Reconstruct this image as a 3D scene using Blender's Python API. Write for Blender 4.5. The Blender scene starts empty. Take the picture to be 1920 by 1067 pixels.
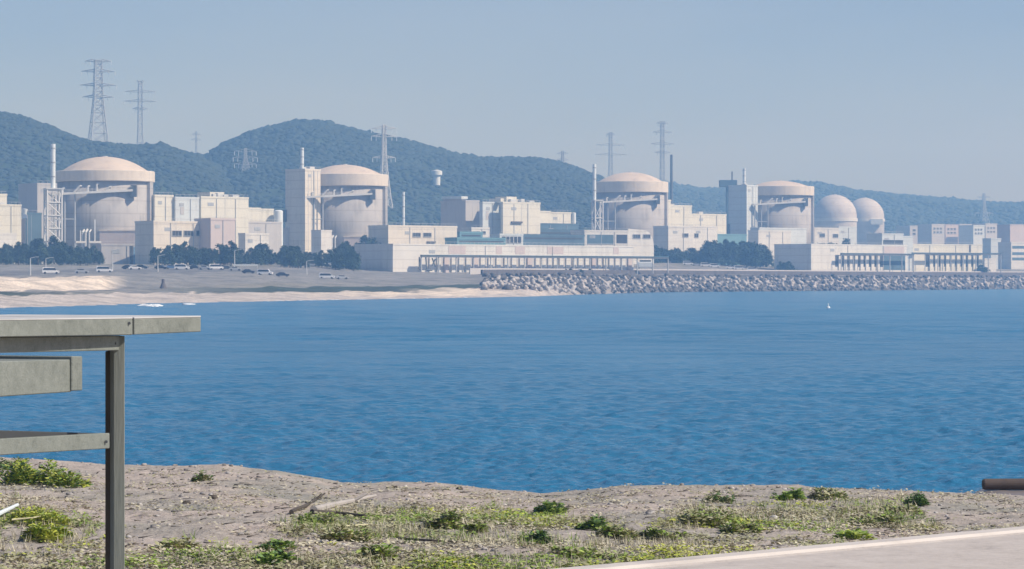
import bpy, bmesh, math, random
import numpy as np
from mathutils import Vector, Matrix
R_ = math.radians
rnd = random.Random(7)
nr = np.random.RandomState(11)
SC = bpy.context.scene
COL = SC.collection

# ---------------------------------------------------------------- camera
F, CX, HY, H = 5200.0, 960.0, 522.0, 6.0        # focal length in pixels of a 1920 px frame, horizon row, eye height
cam = bpy.data.cameras.new('camera')
cam.sensor_width = 36.0
cam.lens = 36.0 * F / 1920.0
cam.shift_y = -(HY - 533.5) / 1920.0 * -1
cam.clip_start, cam.clip_end = 0.5, 20000
co = bpy.data.objects.new('camera', cam); COL.objects.link(co)
co.location = (0, 0, H); co.rotation_euler = (R_(90), 0, 0)
SC.camera = co

# ---------------------------------------------------------------- sky, sun, exposure
SUN_AZ = Vector((0.95, -0.31)).normalized()      # towards the sun, seen from above
SUN_EL = R_(44)
w = bpy.data.worlds.new('World'); SC.world = w; w.use_nodes = True
nt = w.node_tree
bg = nt.nodes['Background']
sky = nt.nodes.new('ShaderNodeTexSky'); sky.sky_type = 'NISHITA'; sky.sun_disc = False
sky.sun_elevation = SUN_EL
sky.sun_rotation = math.atan2(SUN_AZ.x, SUN_AZ.y)
sky.altitude = 0; sky.air_density = 1.0; sky.dust_density = 0.7; sky.ozone_density = 3.0
tcw = nt.nodes.new('ShaderNodeTexCoord'); mpw = nt.nodes.new('ShaderNodeMapping'); mpw.inputs['Scale'].default_value = (1.0, 1.0, 4.0)
nw = nt.nodes.new('ShaderNodeTexNoise'); nw.inputs['Scale'].default_value = 3.5; nw.inputs['Detail'].default_value = 5
rw = nt.nodes.new('ShaderNodeValToRGB'); rw.color_ramp.elements[0].position = .35; rw.color_ramp.elements[0].color = (.80, .82, 1.0, 1)
rw.color_ramp.elements[1].position = .68; rw.color_ramp.elements[1].color = (.97, .91, 1.02, 1)
xw = nt.nodes.new('ShaderNodeMix'); xw.data_type = 'RGBA'; xw.blend_type = 'MULTIPLY'; xw.inputs[0].default_value = 1
nt.links.new(tcw.outputs['Generated'], mpw.inputs[0]); nt.links.new(mpw.outputs[0], nw.inputs['Vector']); nt.links.new(nw.outputs['Fac'], rw.inputs[0])
nt.links.new(sky.outputs[0], xw.inputs[6]); nt.links.new(rw.outputs[0], xw.inputs[7])      # faint uneven high haze
nt.links.new(xw.outputs[2], bg.inputs['Color'])
bg.inputs['Strength'].default_value = 0.078
sl = bpy.data.lights.new('sun', 'SUN'); sl.energy = 3.6; sl.angle = R_(0.5); sl.color = (1, 0.948, 0.87)
so = bpy.data.objects.new('sun', sl); COL.objects.link(so)
sd = Vector((SUN_AZ.x * math.cos(SUN_EL), SUN_AZ.y * math.cos(SUN_EL), math.sin(SUN_EL)))
so.rotation_euler = sd.to_track_quat('Z', 'Y').to_euler()
so.location = (60, -40, 80)
SC.view_settings.view_transform = 'Standard'; SC.view_settings.look = 'None'
SC.view_settings.exposure = 0.37; SC.view_settings.gamma = 1.0
SC.cycles.use_denoising = True
SC.cycles.max_bounces = 6; SC.cycles.volume_bounces = 1
SC.cycles.transparent_max_bounces = 6
SC.cycles.sample_clamp_indirect = 3.0

# ---------------------------------------------------------------- helpers
def xat(px, D): return (px - CX) / F * D
def zat(py, D): return H + (HY - py) / F * D

class MB:
    def __init__(s): s.v = []; s.f = []
    def add(s, vs, fs):
        n = len(s.v); s.v += [tuple(v) for v in vs]; s.f += [tuple(i + n for i in f) for f in fs]; return s
    def prism(s, poly, z0, z1):                    # poly: ccw (x, y) list
        n = len(poly)
        s.add([(x, y, z0) for x, y in poly] + [(x, y, z1) for x, y in poly],
              [tuple(reversed(range(n)))] + [tuple(range(n, 2 * n))] + [(i, (i + 1) % n, n + (i + 1) % n, n + i) for i in range(n)])
        return s
    def box(s, c, size, rz=0):
        x, y, z = size[0] / 2, size[1] / 2, size[2] / 2
        ca, sa = math.cos(rz), math.sin(rz)
        P = [(c[0] + ca * a - sa * b, c[1] + sa * a + ca * b) for a, b in ((-x, -y), (x, -y), (x, y), (-x, y))]
        return s.prism(P, c[2] - z, c[2] + z)
    def bar(s, a, b, r, n=4, r2=None):
        a = Vector(a); b = Vector(b); d = (b - a).normalized()
        u = d.orthogonal().normalized(); t = d.cross(u); r2 = r if r2 is None else r2
        vs = []
        for p, q in ((a, r), (b, r2)):
            for k in range(n):
                an = 2 * math.pi * (k + .5) / n
                vs.append(p + (u * math.cos(an) + t * math.sin(an)) * q)
        s.add(vs, [tuple(reversed(range(n))), tuple(range(n, 2 * n))] + [(i, (i + 1) % n, n + (i + 1) % n, n + i) for i in range(n)])
        return s
    def lathe(s, c, prof, n=48, a0=0, a1=2 * math.pi):   # prof: (r, z) bottom to top
        full = abs(a1 - a0 - 2 * math.pi) < 1e-6
        m = n if full else n + 1
        vs = []
        for r, z in prof:
            for k in range(m):
                a = a0 + (a1 - a0) * k / n
                vs.append((c[0] + r * math.cos(a), c[1] + r * math.sin(a), c[2] + z))
        fs = []
        for j in range(len(prof) - 1):
            for k in range(n):
                k2 = (k + 1) % m
                fs.append((j * m + k, j * m + k2, (j + 1) * m + k2, (j + 1) * m + k))
        s.add(vs, fs)
        return s

def mesh_np(name, v, f, mat=None, smooth=False):
    me = bpy.data.meshes.new(name)
    v = np.asarray(v, dtype=np.float32); f = np.asarray(f, dtype=np.int32)
    me.vertices.add(len(v)); me.vertices.foreach_set('co', v.ravel())
    k = f.shape[1]
    me.loops.add(f.size); me.loops.foreach_set('vertex_index', f.ravel())
    me.polygons.add(len(f)); me.polygons.foreach_set('loop_start', np.arange(0, f.size, k, dtype=np.int32))
    me.polygons.foreach_set('loop_total', np.full(len(f), k, dtype=np.int32))
    if smooth: me.polygons.foreach_set('use_smooth', np.ones(len(f), dtype=bool))
    me.update(calc_edges=True); me.validate()
    if mat: me.materials.append(mat)
    return me

def tag(o, label=None, cat=None, group=None, kind=None):
    if label: o['label'] = label
    if cat: o['category'] = cat
    if group: o['group'] = group
    if kind: o['kind'] = kind
    return o
def link(name, me, parent=None, loc=None):
    o = bpy.data.objects.new(name, me); COL.objects.link(o)
    if parent is not None: o.parent = parent
    if loc is not None: o.location = loc
    return o
def empty(name, loc):
    o = bpy.data.objects.new(name, None); COL.objects.link(o); o.location = loc; o.empty_display_size = 1; return o
ORG = {}
def thing(name, loc, label, cat, group=None):
    o = empty(name, loc); ORG[o.name] = Vector(loc); return tag(o, label, cat, group)
def part(name, mb, mat, parent, smooth=False, bevel=0, label=None):
    """mesh given in world coordinates, parented to a thing or to a part of one"""
    org = ORG[parent.name]
    me = bpy.data.meshes.new(name)
    me.from_pydata([(x - org.x, y - org.y, z - org.z) for x, y, z in mb.v], [], mb.f)
    bm = bmesh.new(); bm.from_mesh(me)
    bmesh.ops.recalc_face_normals(bm, faces=bm.faces)
    if bevel:
        bmesh.ops.bevel(bm, geom=list(bm.edges), offset=bevel, segments=1, affect='EDGES', clamp_overlap=True)
    bm.to_mesh(me); bm.free()
    if smooth:
        me.polygons.foreach_set('use_smooth', [True] * len(me.polygons))
    me.materials.append(mat)
    o = link(name, me, parent)
    ORG[o.name] = org
    if label: o['label'] = label
    return o
def solo(name, mb, mat, loc, label, cat, group=None, smooth=False, bevel=0):
    tmp = type('T', (), {})(); tmp.name = '__tmp'; ORG['__tmp'] = Vector(loc)
    me_o = None
    org = Vector(loc)
    me = bpy.data.meshes.new(name)
    me.from_pydata([(x - org.x, y - org.y, z - org.z) for x, y, z in mb.v], [], mb.f)
    bm = bmesh.new(); bm.from_mesh(me); bmesh.ops.recalc_face_normals(bm, faces=bm.faces)
    if bevel: bmesh.ops.bevel(bm, geom=list(bm.edges), offset=bevel, segments=1, affect='EDGES', clamp_overlap=True)
    bm.to_mesh(me); bm.free()
    if smooth: me.polygons.foreach_set('use_smooth', [True] * len(me.polygons))
    me.materials.append(mat)
    o = link(name, me, None, loc); ORG[o.name] = org
    return tag(o, label, cat, group)
def copy_tree(o, parent=None):
    c = o.copy(); COL.objects.link(c); c.parent = parent
    for ch in list(KIDS.get(o.name, [])):
        d = ch.copy(); COL.objects.link(d); d.parent = c
        for g in KIDS.get(ch.name, []):
            e = g.copy(); COL.objects.link(e); e.parent = d
    return c
KIDS = {}

# ---- value noise in numpy
_P = nr.permutation(4096).astype(np.int64)
_G = nr.uniform(-1, 1, 4096)
def vnoise(x, y):
    x = np.asarray(x, float); y = np.asarray(y, float)
    xi = np.floor(x).astype(np.int64); yi = np.floor(y).astype(np.int64)
    fx = x - xi; fy = y - yi; fx = fx * fx * (3 - 2 * fx); fy = fy * fy * (3 - 2 * fy)
    g = lambda a, b: _G[(_P[(a & 4095)] + b * 57) & 4095]
    return (g(xi, yi) * (1 - fx) + g(xi + 1, yi) * fx) * (1 - fy) + (g(xi, yi + 1) * (1 - fx) + g(xi + 1, yi + 1) * fx) * fy
def fbm(x, y, o=4):
    s = 0; a = 1.0
    for k in range(o):
        s = s + a * vnoise(x * 2 ** k + 13.7 * k, y * 2 ** k + 5.1 * k); a *= .5
    return s

# ---------------------------------------------------------------- materials
def lin(c): return tuple(((x / 255) / 12.92 if x / 255 <= .04045 else ((x / 255 + .055) / 1.055) ** 2.4) for x in c)
def mat_base(name, rough=.8):
    m = bpy.data.materials.new(name); m.use_nodes = True
    b = m.node_tree.nodes['Principled BSDF']; b.inputs['Roughness'].default_value = rough
    b.inputs['Specular IOR Level'].default_value = .3
    return m, m.node_tree, b
def N(nt, t, **kw):
    n = nt.nodes.new(t)
    for k, v in kw.items(): setattr(n, k, v)
    return n
def ramp(nt, stops, fac):
    r = nt.nodes.new('ShaderNodeValToRGB')
    e = r.color_ramp.elements
    while len(e) < len(stops): e.new(.5)
    for i, (p, c) in enumerate(stops):
        e[i].position = p; e[i].color = (*c, 1) if len(c) == 3 else c
    nt.links.new(fac, r.inputs[0]); return r.outputs[0]
def noise(nt, scale, detail=4, rough=.55, vec=None, mapping=None):
    n = nt.nodes.new('ShaderNodeTexNoise'); n.inputs['Scale'].default_value = scale
    n.inputs['Detail'].default_value = detail; n.inputs['Roughness'].default_value = rough
    if vec is None:
        vec = nt.nodes.new('ShaderNodeTexCoord').outputs['Object']
    if mapping:
        mp = nt.nodes.new('ShaderNodeMapping'); mp.inputs['Scale'].default_value = mapping
        nt.links.new(vec, mp.inputs[0]); vec = mp.outputs[0]
    nt.links.new(vec, n.inputs['Vector']); return n.outputs['Fac']
def bump(nt, b, h, dist, strength=1):
    bp = nt.nodes.new('ShaderNodeBump'); bp.inputs['Distance'].default_value = dist
    bp.inputs['Strength'].default_value = strength
    nt.links.new(h, bp.inputs['Height']); nt.links.new(bp.outputs[0], b.inputs['Normal'])
def wall_mat(name, c, var=.12, rough=.85, streak=.5, sc=.12, joint=0):
    """plaster or concrete with large blotches and vertical rain streaks"""
    m, nt, b = mat_base(name, rough)
    n1 = noise(nt, sc, 5)
    n2 = noise(nt, 1.0, 3, mapping=(.9, .9, .05))
    mx = N(nt, 'ShaderNodeMix', data_type='FLOAT'); mx.inputs[0].default_value = streak
    nt.links.new(n1, mx.inputs[2]); nt.links.new(n2, mx.inputs[3])
    d = tuple(x * (1 - var * 2.2) for x in c); l = tuple(min(1, x * (1 + var * .6)) for x in c)
    base = ramp(nt, [(.3, d), (.5, c), (.7, l)], mx.outputs[0])
    if joint:                                     # cladding or pour joints every few metres of height
        tc = nt.nodes.new('ShaderNodeTexCoord'); sx = nt.nodes.new('ShaderNodeSeparateXYZ'); nt.links.new(tc.outputs['Object'], sx.inputs[0])
        dv = N(nt, 'ShaderNodeMath', operation='MULTIPLY'); dv.inputs[1].default_value = 1 / joint; nt.links.new(sx.outputs[2], dv.inputs[0])
        fr = N(nt, 'ShaderNodeMath', operation='FRACT'); nt.links.new(dv.outputs[0], fr.inputs[0])
        mj = N(nt, 'ShaderNodeMix', data_type='RGBA', blend_type='MULTIPLY'); mj.inputs[0].default_value = 1
        nt.links.new(base, mj.inputs[6]); nt.links.new(ramp(nt, [(.0, (.80, .79, .78)), (.07, (.86, .85, .84)), (.10, (1, 1, 1))], fr.outputs[0]), mj.inputs[7]); base = mj.outputs[2]
    nt.links.new(base, b.inputs['Base Color'])
    bump(nt, b, noise(nt, 1.2, 4), .03)
    return m
M = {}
M['concrete'] = wall_mat('weathered_concrete', (.42, .40, .38), .18, joint=5.5)
M['pale_concrete'] = wall_mat('pale_dome_concrete', (.54, .51, .49), .14, streak=.35, joint=6)
M['ring'] = wall_mat('warm_concrete', (.68, .60, .50), .10, sc=.2)
M['dome'] = wall_mat('dome_concrete', (.60, .505, .41), .13, streak=.15)
M['cream'] = wall_mat('cream_cladding', (.72, .69, .585), .11, joint=4.2)
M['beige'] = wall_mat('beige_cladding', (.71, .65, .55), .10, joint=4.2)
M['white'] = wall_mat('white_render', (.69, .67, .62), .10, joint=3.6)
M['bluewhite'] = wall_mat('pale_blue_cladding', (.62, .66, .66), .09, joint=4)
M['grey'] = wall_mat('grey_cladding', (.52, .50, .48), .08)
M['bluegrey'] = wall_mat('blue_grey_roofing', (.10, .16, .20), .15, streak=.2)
M['teal'] = wall_mat('teal_roofing', (.16, .30, .34), .12, streak=.2)
M['bluedoor'] = wall_mat('blue_panel', (.18, .30, .42), .06)
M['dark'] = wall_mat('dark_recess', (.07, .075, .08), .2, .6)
M['dark_concrete'] = wall_mat('dark_grey_concrete', (.13, .12, .12), .2)  # dark concrete tone for the parapet wall and small fittings
M['pink'] = wall_mat('pink_beige_panel', (.58, .50, .47), .06)
M['stack'] = wall_mat('pale_steel_stack', (.72, .76, .76), .05, .5)
M['steel'] = wall_mat('galvanised_steel', (.40, .42, .43), .1, .45)
M['palesteel'] = wall_mat('pale_painted_steel', (.62, .62, .60), .1, .5)
M['darksteel'] = wall_mat('dark_steel', (.12, .13, .14), .1, .5)
M['roof'] = wall_mat('flat_roof_felt', (.30, .30, .29), .1, streak=.1)
def glass_mat():
    m, nt, b = mat_base('dark_window_glass', .12)
    nt.links.new(ramp(nt, [(.35, (.02, .025, .03)), (.65, (.05, .055, .06))], noise(nt, .3, 2)), b.inputs['Base Color'])
    b.inputs['Specular IOR Level'].default_value = .6
    return m
M['glass'] = glass_mat()
# ---------------------------------------------------------------- the far shore: one sheet from waterline to the hills
# control columns: picture column -> rows (distance, picture row or None, height if None, colour)
SAND, VEG, BANK, ROAD, EARTH, RUB, DIRT = range(7)
PAL = np.array([(.56, .50, .44), (.06, .085, .06), (.27, .265, .25), (.20, .20, .20), (.78, .67, .54), (.13, .125, .12), (.26, .25, .21)])
COLS = {
 -700: [(400, 0, SAND), (440, 1.5, SAND), (470, 2.6, BANK), (490, 3.2, BANK), (520, 4.0, EARTH), (580, 5.6, EARTH), (680, 6.8, BANK), (820, 7.6, ROAD), (950, 9, BANK), (1060, 11.8, DIRT)],
 0:    [(557, 0, SAND), (615, ('y', 557), SAND), (635, ('y', 549), VEG), (650, ('y', 546), BANK), (672, ('y', 543), EARTH), (700, ('y', 527), EARTH), (770, ('y', 520), BANK), (860, ('y', 513), ROAD), (960, ('y', 506), BANK), (1060, ('y', 498), DIRT)],
 190:  [(617, 0, SAND), (680, ('y', 556), SAND), (700, ('y', 549), DIRT), (715, ('y', 546), BANK), (735, ('y', 543), EARTH), (765, ('y', 524), EARTH), (830, ('y', 517), BANK), (910, ('y', 510), ROAD), (990, ('y', 504), BANK), (1070, ('y', 497), DIRT)],
 240:  [(640, 0, SAND), (700, ('y', 557), SAND), (730, ('y', 548), BANK), (750, ('y', 543), BANK), (775, ('y', 538), BANK), (820, ('y', 527), BANK), (870, ('y', 516), BANK), (930, ('y', 508), ROAD), (1000, ('y', 503), BANK), (1070, ('y', 497), DIRT)],
 500:  [(726, 0, SAND), (790, ('y', 551), SAND), (812, ('y', 547), VEG), (835, ('y', 540), VEG), (855, ('y', 536), DIRT), (890, ('y', 529), BANK), (930, ('y', 518), BANK), (990, ('y', 509), ROAD), (1050, ('y', 503), BANK), (1110, ('y', 497), DIRT)],
 740:  [(810, 0, SAND), (860, ('y', 551), EARTH), (885, ('y', 545), VEG), (905, ('y', 540), VEG), (930, ('y', 536), BANK), (970, ('y', 527), BANK), (1020, ('y', 519), BANK), (1080, ('y', 513), BANK), (1170, ('y', 510), BANK), (1260, 11.5, DIRT)],
 880:  [(862, 0, SAND), (895, ('y', 551), EARTH), (925, ('y', 543), EARTH), (945, ('y', 538), VEG), (970, ('y', 532), BANK), (1020, ('y', 523), BANK), (1070, ('y', 516), BANK), (1120, ('y', 512.5), BANK), (1200, 8.4, BANK), (1290, 11.5, DIRT)],
 1000: [(922, 0, SAND), (942, 1.8, SAND), (960, 2.8, RUB), (980, 4.0, RUB), (1010, 5.6, RUB), (1040, 6.8, RUB), (1075, 7.4, RUB), (1130, 7.6, BANK), (1220, 8.3, BANK), (1320, 11.5, DIRT)],
 1240: [(1200, -.5, RUB), (1206, 1.0, RUB), (1212, 2.6, RUB), (1220, 4.2, RUB), (1228, 5.6, RUB), (1236, 6.6, RUB), (1246, 7.0, RUB), (1270, 7.8, BANK), (1340, 10.2, BANK), (1420, 14.0, DIRT)],
 1600: [(1357, -.5, RUB), (1364, 1.0, RUB), (1371, 2.6, RUB), (1378, 4.2, RUB), (1386, 5.6, RUB), (1394, 6.6, RUB), (1404, 7.0, RUB), (1430, 7.6, BANK), (1500, 8.6, BANK), (1580, 11.8, DIRT)],
 1920: [(1560, -.5, RUB), (1568, 1.0, RUB), (1576, 2.6, RUB), (1584, 4.2, RUB), (1592, 5.6, RUB), (1600, 6.6, RUB), (1612, 7.0, RUB), (1640, 7.6, BANK), (1710, 8.6, BANK), (1790, 11.8, DIRT)],
 2700: [(2100, -.5, RUB), (2110, 1.0, RUB), (2120, 2.6, RUB), (2130, 4.2, RUB), (2140, 5.6, RUB), (2150, 6.6, RUB), (2170, 7.0, RUB), (2200, 7.6, BANK), (2280, 8.6, BANK), (2380, 11.8, DIRT)],
}
_cp = sorted(COLS)
def _row(c):
    D = []; Z = []; C = []
    for d, z, k in COLS[c]:
        if isinstance(z, tuple): z = zat(z[1], d)
        D.append(d); Z.append(z); C.append(PAL[k])
    D += [D[-1] + 80, 3960]; Z += [12, 12]; C += [PAL[DIRT], PAL[DIRT]]
    D = [D[0] - 40] + D; Z = [-2.0] + Z; C = [PAL[SAND] * .7] + C
    return np.array(D, float), np.array(Z, float), np.array(C)
_rows = [_row(c) for c in _cp]
_TD = np.array([r[0] for r in _rows]); _TZ = np.array([r[1] for r in _rows]); _TC = np.array([r[2] for r in _rows])
def shore_cols(px):
    px = np.clip(px, _cp[0], _cp[-1])
    D = np.array([np.interp(px, _cp, _TD[:, j]) for j in range(_TD.shape[1])])
    Z = np.array([np.interp(px, _cp, _TZ[:, j]) for j in range(_TD.shape[1])])
    return D, Z
def shore_z(px, D):
    d, z = shore_cols(px); return float(np.interp(D, d, z))
def shore_hit(px, py):
    """distance at which the far ground shows at this picture position"""
    d = np.linspace(420, 2400, 2400); dd, zz = shore_cols(px)
    z = np.interp(d, dd, zz); y = HY + (H - z) / d * F
    k = np.argmax((y <= py) & (d > dd[1]))
    return float(d[k])
pxs = np.arange(-900, 2900, 10.0); SUBN = 8
gv = []; gc = []
nrow = None
for px in pxs:
    p = min(max(px, _cp[0]), _cp[-1])
    D, Z = shore_cols(p); C = np.array([[np.interp(p, _cp, _TC[:, j, c]) for c in range(3)] for j in range(_TD.shape[1])])
    t = np.arange(0, (len(D) - 1) * SUBN + 1) / SUBN
    j = np.arange(len(D))
    Di = np.interp(t, j, D); Zi = np.interp(t, j, Z); Ci = C[np.clip(np.round(t - .15 + .35 * vnoise(px * .045 + 3, t * 2) + .2 * vnoise(px * .2, t * 4)), 0, len(D) - 1).astype(int)]
    X = (px - CX) / F * Di
    amp = np.clip((Di - Di[0] - 40) / 60, 0, 1) * np.where(Di < 1300, .35, .15)
    Zi = Zi + amp * fbm(X * .06, Di * .06, 4)
    gv.append(np.stack([X, Di, Zi], 1)); gc.append(Ci)
nrow = gv[0].shape[0]; ncol = len(pxs)
gv = np.concatenate(gv); gc = np.concatenate(gc)
idx = np.arange(ncol * nrow).reshape(ncol, nrow)
gf = np.stack([idx[:-1, :-1].ravel(), idx[1:, :-1].ravel(), idx[1:, 1:].ravel(), idx[:-1, 1:].ravel()], 1)
def ground_mat():
    m, nt, b = mat_base('shore_ground', .95)
    at = N(nt, 'ShaderNodeVertexColor'); at.layer_name = 'soil'
    n1 = noise(nt, .12, 6, .65); n2 = noise(nt, 1.1, 4, .6)
    mu = N(nt, 'ShaderNodeMix', data_type='RGBA', blend_type='MULTIPLY'); mu.inputs[0].default_value = 1
    nt.links.new(at.outputs[0], mu.inputs[6])
    nt.links.new(ramp(nt, [(.3, (.55, .55, .55)), (.5, (.95, .95, .95)), (.7, (1.25, 1.22, 1.2))], n1), mu.inputs[7])
    mu2 = N(nt, 'ShaderNodeMix', data_type='RGBA', blend_type='MULTIPLY'); mu2.inputs[0].default_value = 1
    nt.links.new(mu.outputs[2], mu2.inputs[6])
    nt.links.new(ramp(nt, [(.35, (.75, .75, .75)), (.6, (1.1, 1.1, 1.1))], n2), mu2.inputs[7])
    nt.links.new(mu2.outputs[2], b.inputs['Base Color'])
    bump(nt, b, n2, .5)
    return m
gme = mesh_np('ground', gv, gf, ground_mat(), True)
ca = gme.color_attributes.new('soil', 'FLOAT_COLOR', 'POINT')
ca.data.foreach_set('color', np.concatenate([gc, np.ones((len(gc), 1))], 1).astype(np.float32).ravel())
tag(link('ground', gme), kind='structure')

# ---------------------------------------------------------------- water
def water_mesh():
    # rows get longer with distance; waves fade where the grid can no longer carry them
    yy = np.concatenate([np.linspace(1010, 640, 520), np.linspace(639, 560, 240)[0:], np.linspace(559.6, 541, 60), np.linspace(540, 528.5, 20)])
    D = H * F / (yy - HY)
    D = np.concatenate([[30, 45], D[D > 50]])
    px = np.concatenate([np.linspace(-1500, -60, 40, endpoint=False), np.arange(-60, 1985, 2.6), np.linspace(1990, 3400, 40)])
    DD, PX = np.meshgrid(D, px, indexing='ij')
    X = (PX - CX) / F * DD; Y = DD.copy()
    dD = np.gradient(D)[:, None] * np.ones_like(DD)
    Z = np.zeros_like(X)
    r = np.random.RandomState(3)
    for k in range(60):
        L = 0.28 * (2.2 / 0.28) ** r.rand()
        a = R_(-75) + r.normal(0, .9)           # wind blows onshore, slightly across
        kx, ky = math.cos(a) * 2 * math.pi / L, math.sin(a) * 2 * math.pi / L
        amp = .0105 * L ** .7
        fade = np.clip((L / np.maximum(dD, .01) - 1.3) / 1.5, 0, 1)
        env = .55 + .6 * vnoise(X / (L * 5) + k * 3.3, Y / (L * 7) + k)
        ph = kx * X + ky * Y + r.rand() * 6.28 + 1.3 * vnoise(X / (3 * L) + k, Y / (3 * L) - k)
        Z += amp * fade * env * (np.sin(ph) + .25 * np.sin(2 * ph))
    for k in range(18):
        L = r.uniform(4.5, 15); a = R_(-80) + r.normal(0, .5)
        kx, ky = math.cos(a) * 2 * math.pi / L, math.sin(a) * 2 * math.pi / L
        fade = np.clip((L / np.maximum(dD, .01) - 1.2) / 1.5, 0, 1)
        ph = kx * X + ky * Y + r.rand() * 6.28 + 1.5 * vnoise(X / (2 * L) + k, Y / (2 * L) - k)
        Z += .0042 * L * fade * (.35 + .65 * np.clip((DD - 120) / 200, 0, 1)) * (.6 + .5 * vnoise(X / (L * 4) + k, Y / (L * 6))) * np.sin(ph)
    Z *= np.clip(((DD - 48) / 10), 0, 1)
    v = np.stack([X.ravel(), Y.ravel(), Z.ravel()], 1)
    n, m = X.shape; idx = np.arange(n * m).reshape(n, m)
    f = np.stack([idx[:-1, :-1].ravel(), idx[:-1, 1:].ravel(), idx[1:, 1:].ravel(), idx[1:, :-1].ravel()], 1)
    return v, f
def water_mat():
    m, nt, b = mat_base('sea_water', .22)
    b.inputs['IOR'].default_value = 1.33
    b.inputs['Specular IOR Level'].default_value = .38
    n1 = noise(nt, .02, 5, .6, mapping=(1, .35, 1))
    nt.links.new(ramp(nt, [(.3, (.022, .14, .26)), (.55, (.028, .166, .30)), (.75, (.042, .19, .325))], n1), b.inputs['Base Color'])
    n2 = noise(nt, 1.1, 5, .62, mapping=(.7, 1.2, 1)); n3 = noise(nt, .3, 4, .6, mapping=(.6, 1.3, 1))
    ad = N(nt, 'ShaderNodeMath', operation='MULTIPLY_ADD'); nt.links.new(n3, ad.inputs[0]); ad.inputs[1].default_value = 1.6; nt.links.new(n2, ad.inputs[2])
    bump(nt, b, ad.outputs[0], .26)
    return m
wv, wf = water_mesh()
tag(link('water', mesh_np('water', wv, wf, water_mat(), True)), kind='structure')

# ---------------------------------------------------------------- wooded hills
HILLS = [
 dict(name='hills', Dr=2100, wf=520, wb=1400, a=-900, b=470, n=15000,
  pts=[(-900, 330), (-500, 250), (-150, 225), (0, 219), (40, 224), (90, 239), (140, 259), (175, 268), (215, 274), (260, 275), (300, 272), (335, 284), (370, 293), (410, 318), (470, 420)]),
 dict(name='hills', Dr=2350, wf=560, wb=1300, a=330, b=1230, n=20000,
  pts=[(330, 420), (380, 297), (400, 283), (430, 264), (475, 246), (520, 234), (555, 226), (600, 226), (650, 239), (700, 252), (760, 267), (800, 279), (850, 291), (900, 299), (950, 298), (1000, 299), (1040, 305), (1080, 317), (1120, 334), (1170, 356), (1230, 420)]),
 dict(name='hills', Dr=3600, wf=1100, wb=330, a=900, b=2700, n=24000,
  pts=[(900, 400), (1000, 350), (1100, 346), (1180, 350), (1260, 352), (1350, 357), (1430, 352), (1490, 346), (1545, 349), (1575, 352), (1600, 358), (1640, 364), (1680, 370), (1740, 372), (1800, 377), (1850, 380), (1920, 387), (2100, 395), (2700, 410)]),
]
def hill_z(h, px, D):
    yr = np.interp(px, [p[0] for p in h['pts']], [p[1] for p in h['pts']])
    zr = H + (HY - yr) / F * h['Dr']
    t = (D - h['Dr'])
    s = np.where(t < 0, np.clip(1 + t / h['wf'], 0, 1), np.clip(1 - t / h['wb'], 0, 1))
    prof = np.where(t < 0, np.sin(s * math.pi / 2) ** 1.15, s ** 1.3)
    X = (px - CX) / F * D
    return 10 + (zr - 1.5 - 10) * prof + prof * np.clip(-t / 160, 0, 1) * 6 * fbm(X * .012, D * .012, 4)
def hill_mat():
    m, nt, b = mat_base('forest_floor', .95)
    nt.links.new(ramp(nt, [(.3, (.02, .04, .018)), (.6, (.04, .065, .03))], noise(nt, .05, 5)), b.inputs['Base Color'])
    return m
def leaf_mat(name, c0, c1, c2, sc=.05, sc2=1.5):
    m, nt, b = mat_base(name, .7)
    n1 = noise(nt, sc, 4, .6); n2 = noise(nt, sc2, 3)
    mx = N(nt, 'ShaderNodeMix', data_type='FLOAT'); mx.inputs[0].default_value = .5
    nt.links.new(n1, mx.inputs[2]); nt.links.new(n2, mx.inputs[3])
    nt.links.new(ramp(nt, [(.35, c0), (.5, c1), (.65, c2)], mx.outputs[0]), b.inputs['Base Color'])
    return m
M['hill'] = hill_mat()
M['forest'] = leaf_mat('forest_foliage', (.018, .032, .028), (.026, .043, .034), (.036, .056, .04), .015, .2)
M['pine'] = leaf_mat('dark_pine_foliage', (.020, .040, .022), (.035, .065, .032), (.06, .10, .045), .4, 1.6)
M['bark'] = wall_mat('bark', (.10, .075, .055), .2)
def ico(sub):
    bm = bmesh.new(); bmesh.ops.create_icosphere(bm, subdivisions=sub, radius=1)
    v = np.array([x.co[:] for x in bm.verts]); f = np.array([[q.index for q in p.verts] for p in bm.faces]); bm.free()
    return v, f
IV, IF = ico(2)
def lump(seed, amt=.28):
    r = np.random.RandomState(seed)
    d = r.normal(size=(7, 3)); d /= np.linalg.norm(d, axis=1)[:, None]
    s = 1 + amt * sum((np.clip(IV @ q, 0, 1) ** 3) * r.uniform(-1, 1) for q in d) + r.uniform(-.08, .08, len(IV))
    return IV * s[:, None]
LUMPS = [lump(k) for k in range(8)]
def scatter(bases, F0, P, S, rs, tilt=False):
    """many copies of a few base meshes as one vertex / face array"""
    k = len(P); w_ = rs.randint(len(bases), size=k); a = rs.rand(k) * 6.283; c, s = np.cos(a)[:, None], np.sin(a)[:, None]
    B = np.stack(bases)[w_] * np.asarray(S)[:, None, :]
    v = np.stack([B[..., 0] * c - B[..., 1] * s, B[..., 0] * s + B[..., 1] * c, B[..., 2]], 2) + np.asarray(P)[:, None, :]
    f = F0[None] + (np.arange(k) * B.shape[1])[:, None, None]
    return v.reshape(-1, 3), f.reshape(-1, 3)
IV1, IF1 = ico(1)
CR = []
for k in range(10):
    r = np.random.RandomState(60 + k); CR.append(IV1 * (1 + r.uniform(-.3, .3, len(IV1)))[:, None])
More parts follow.
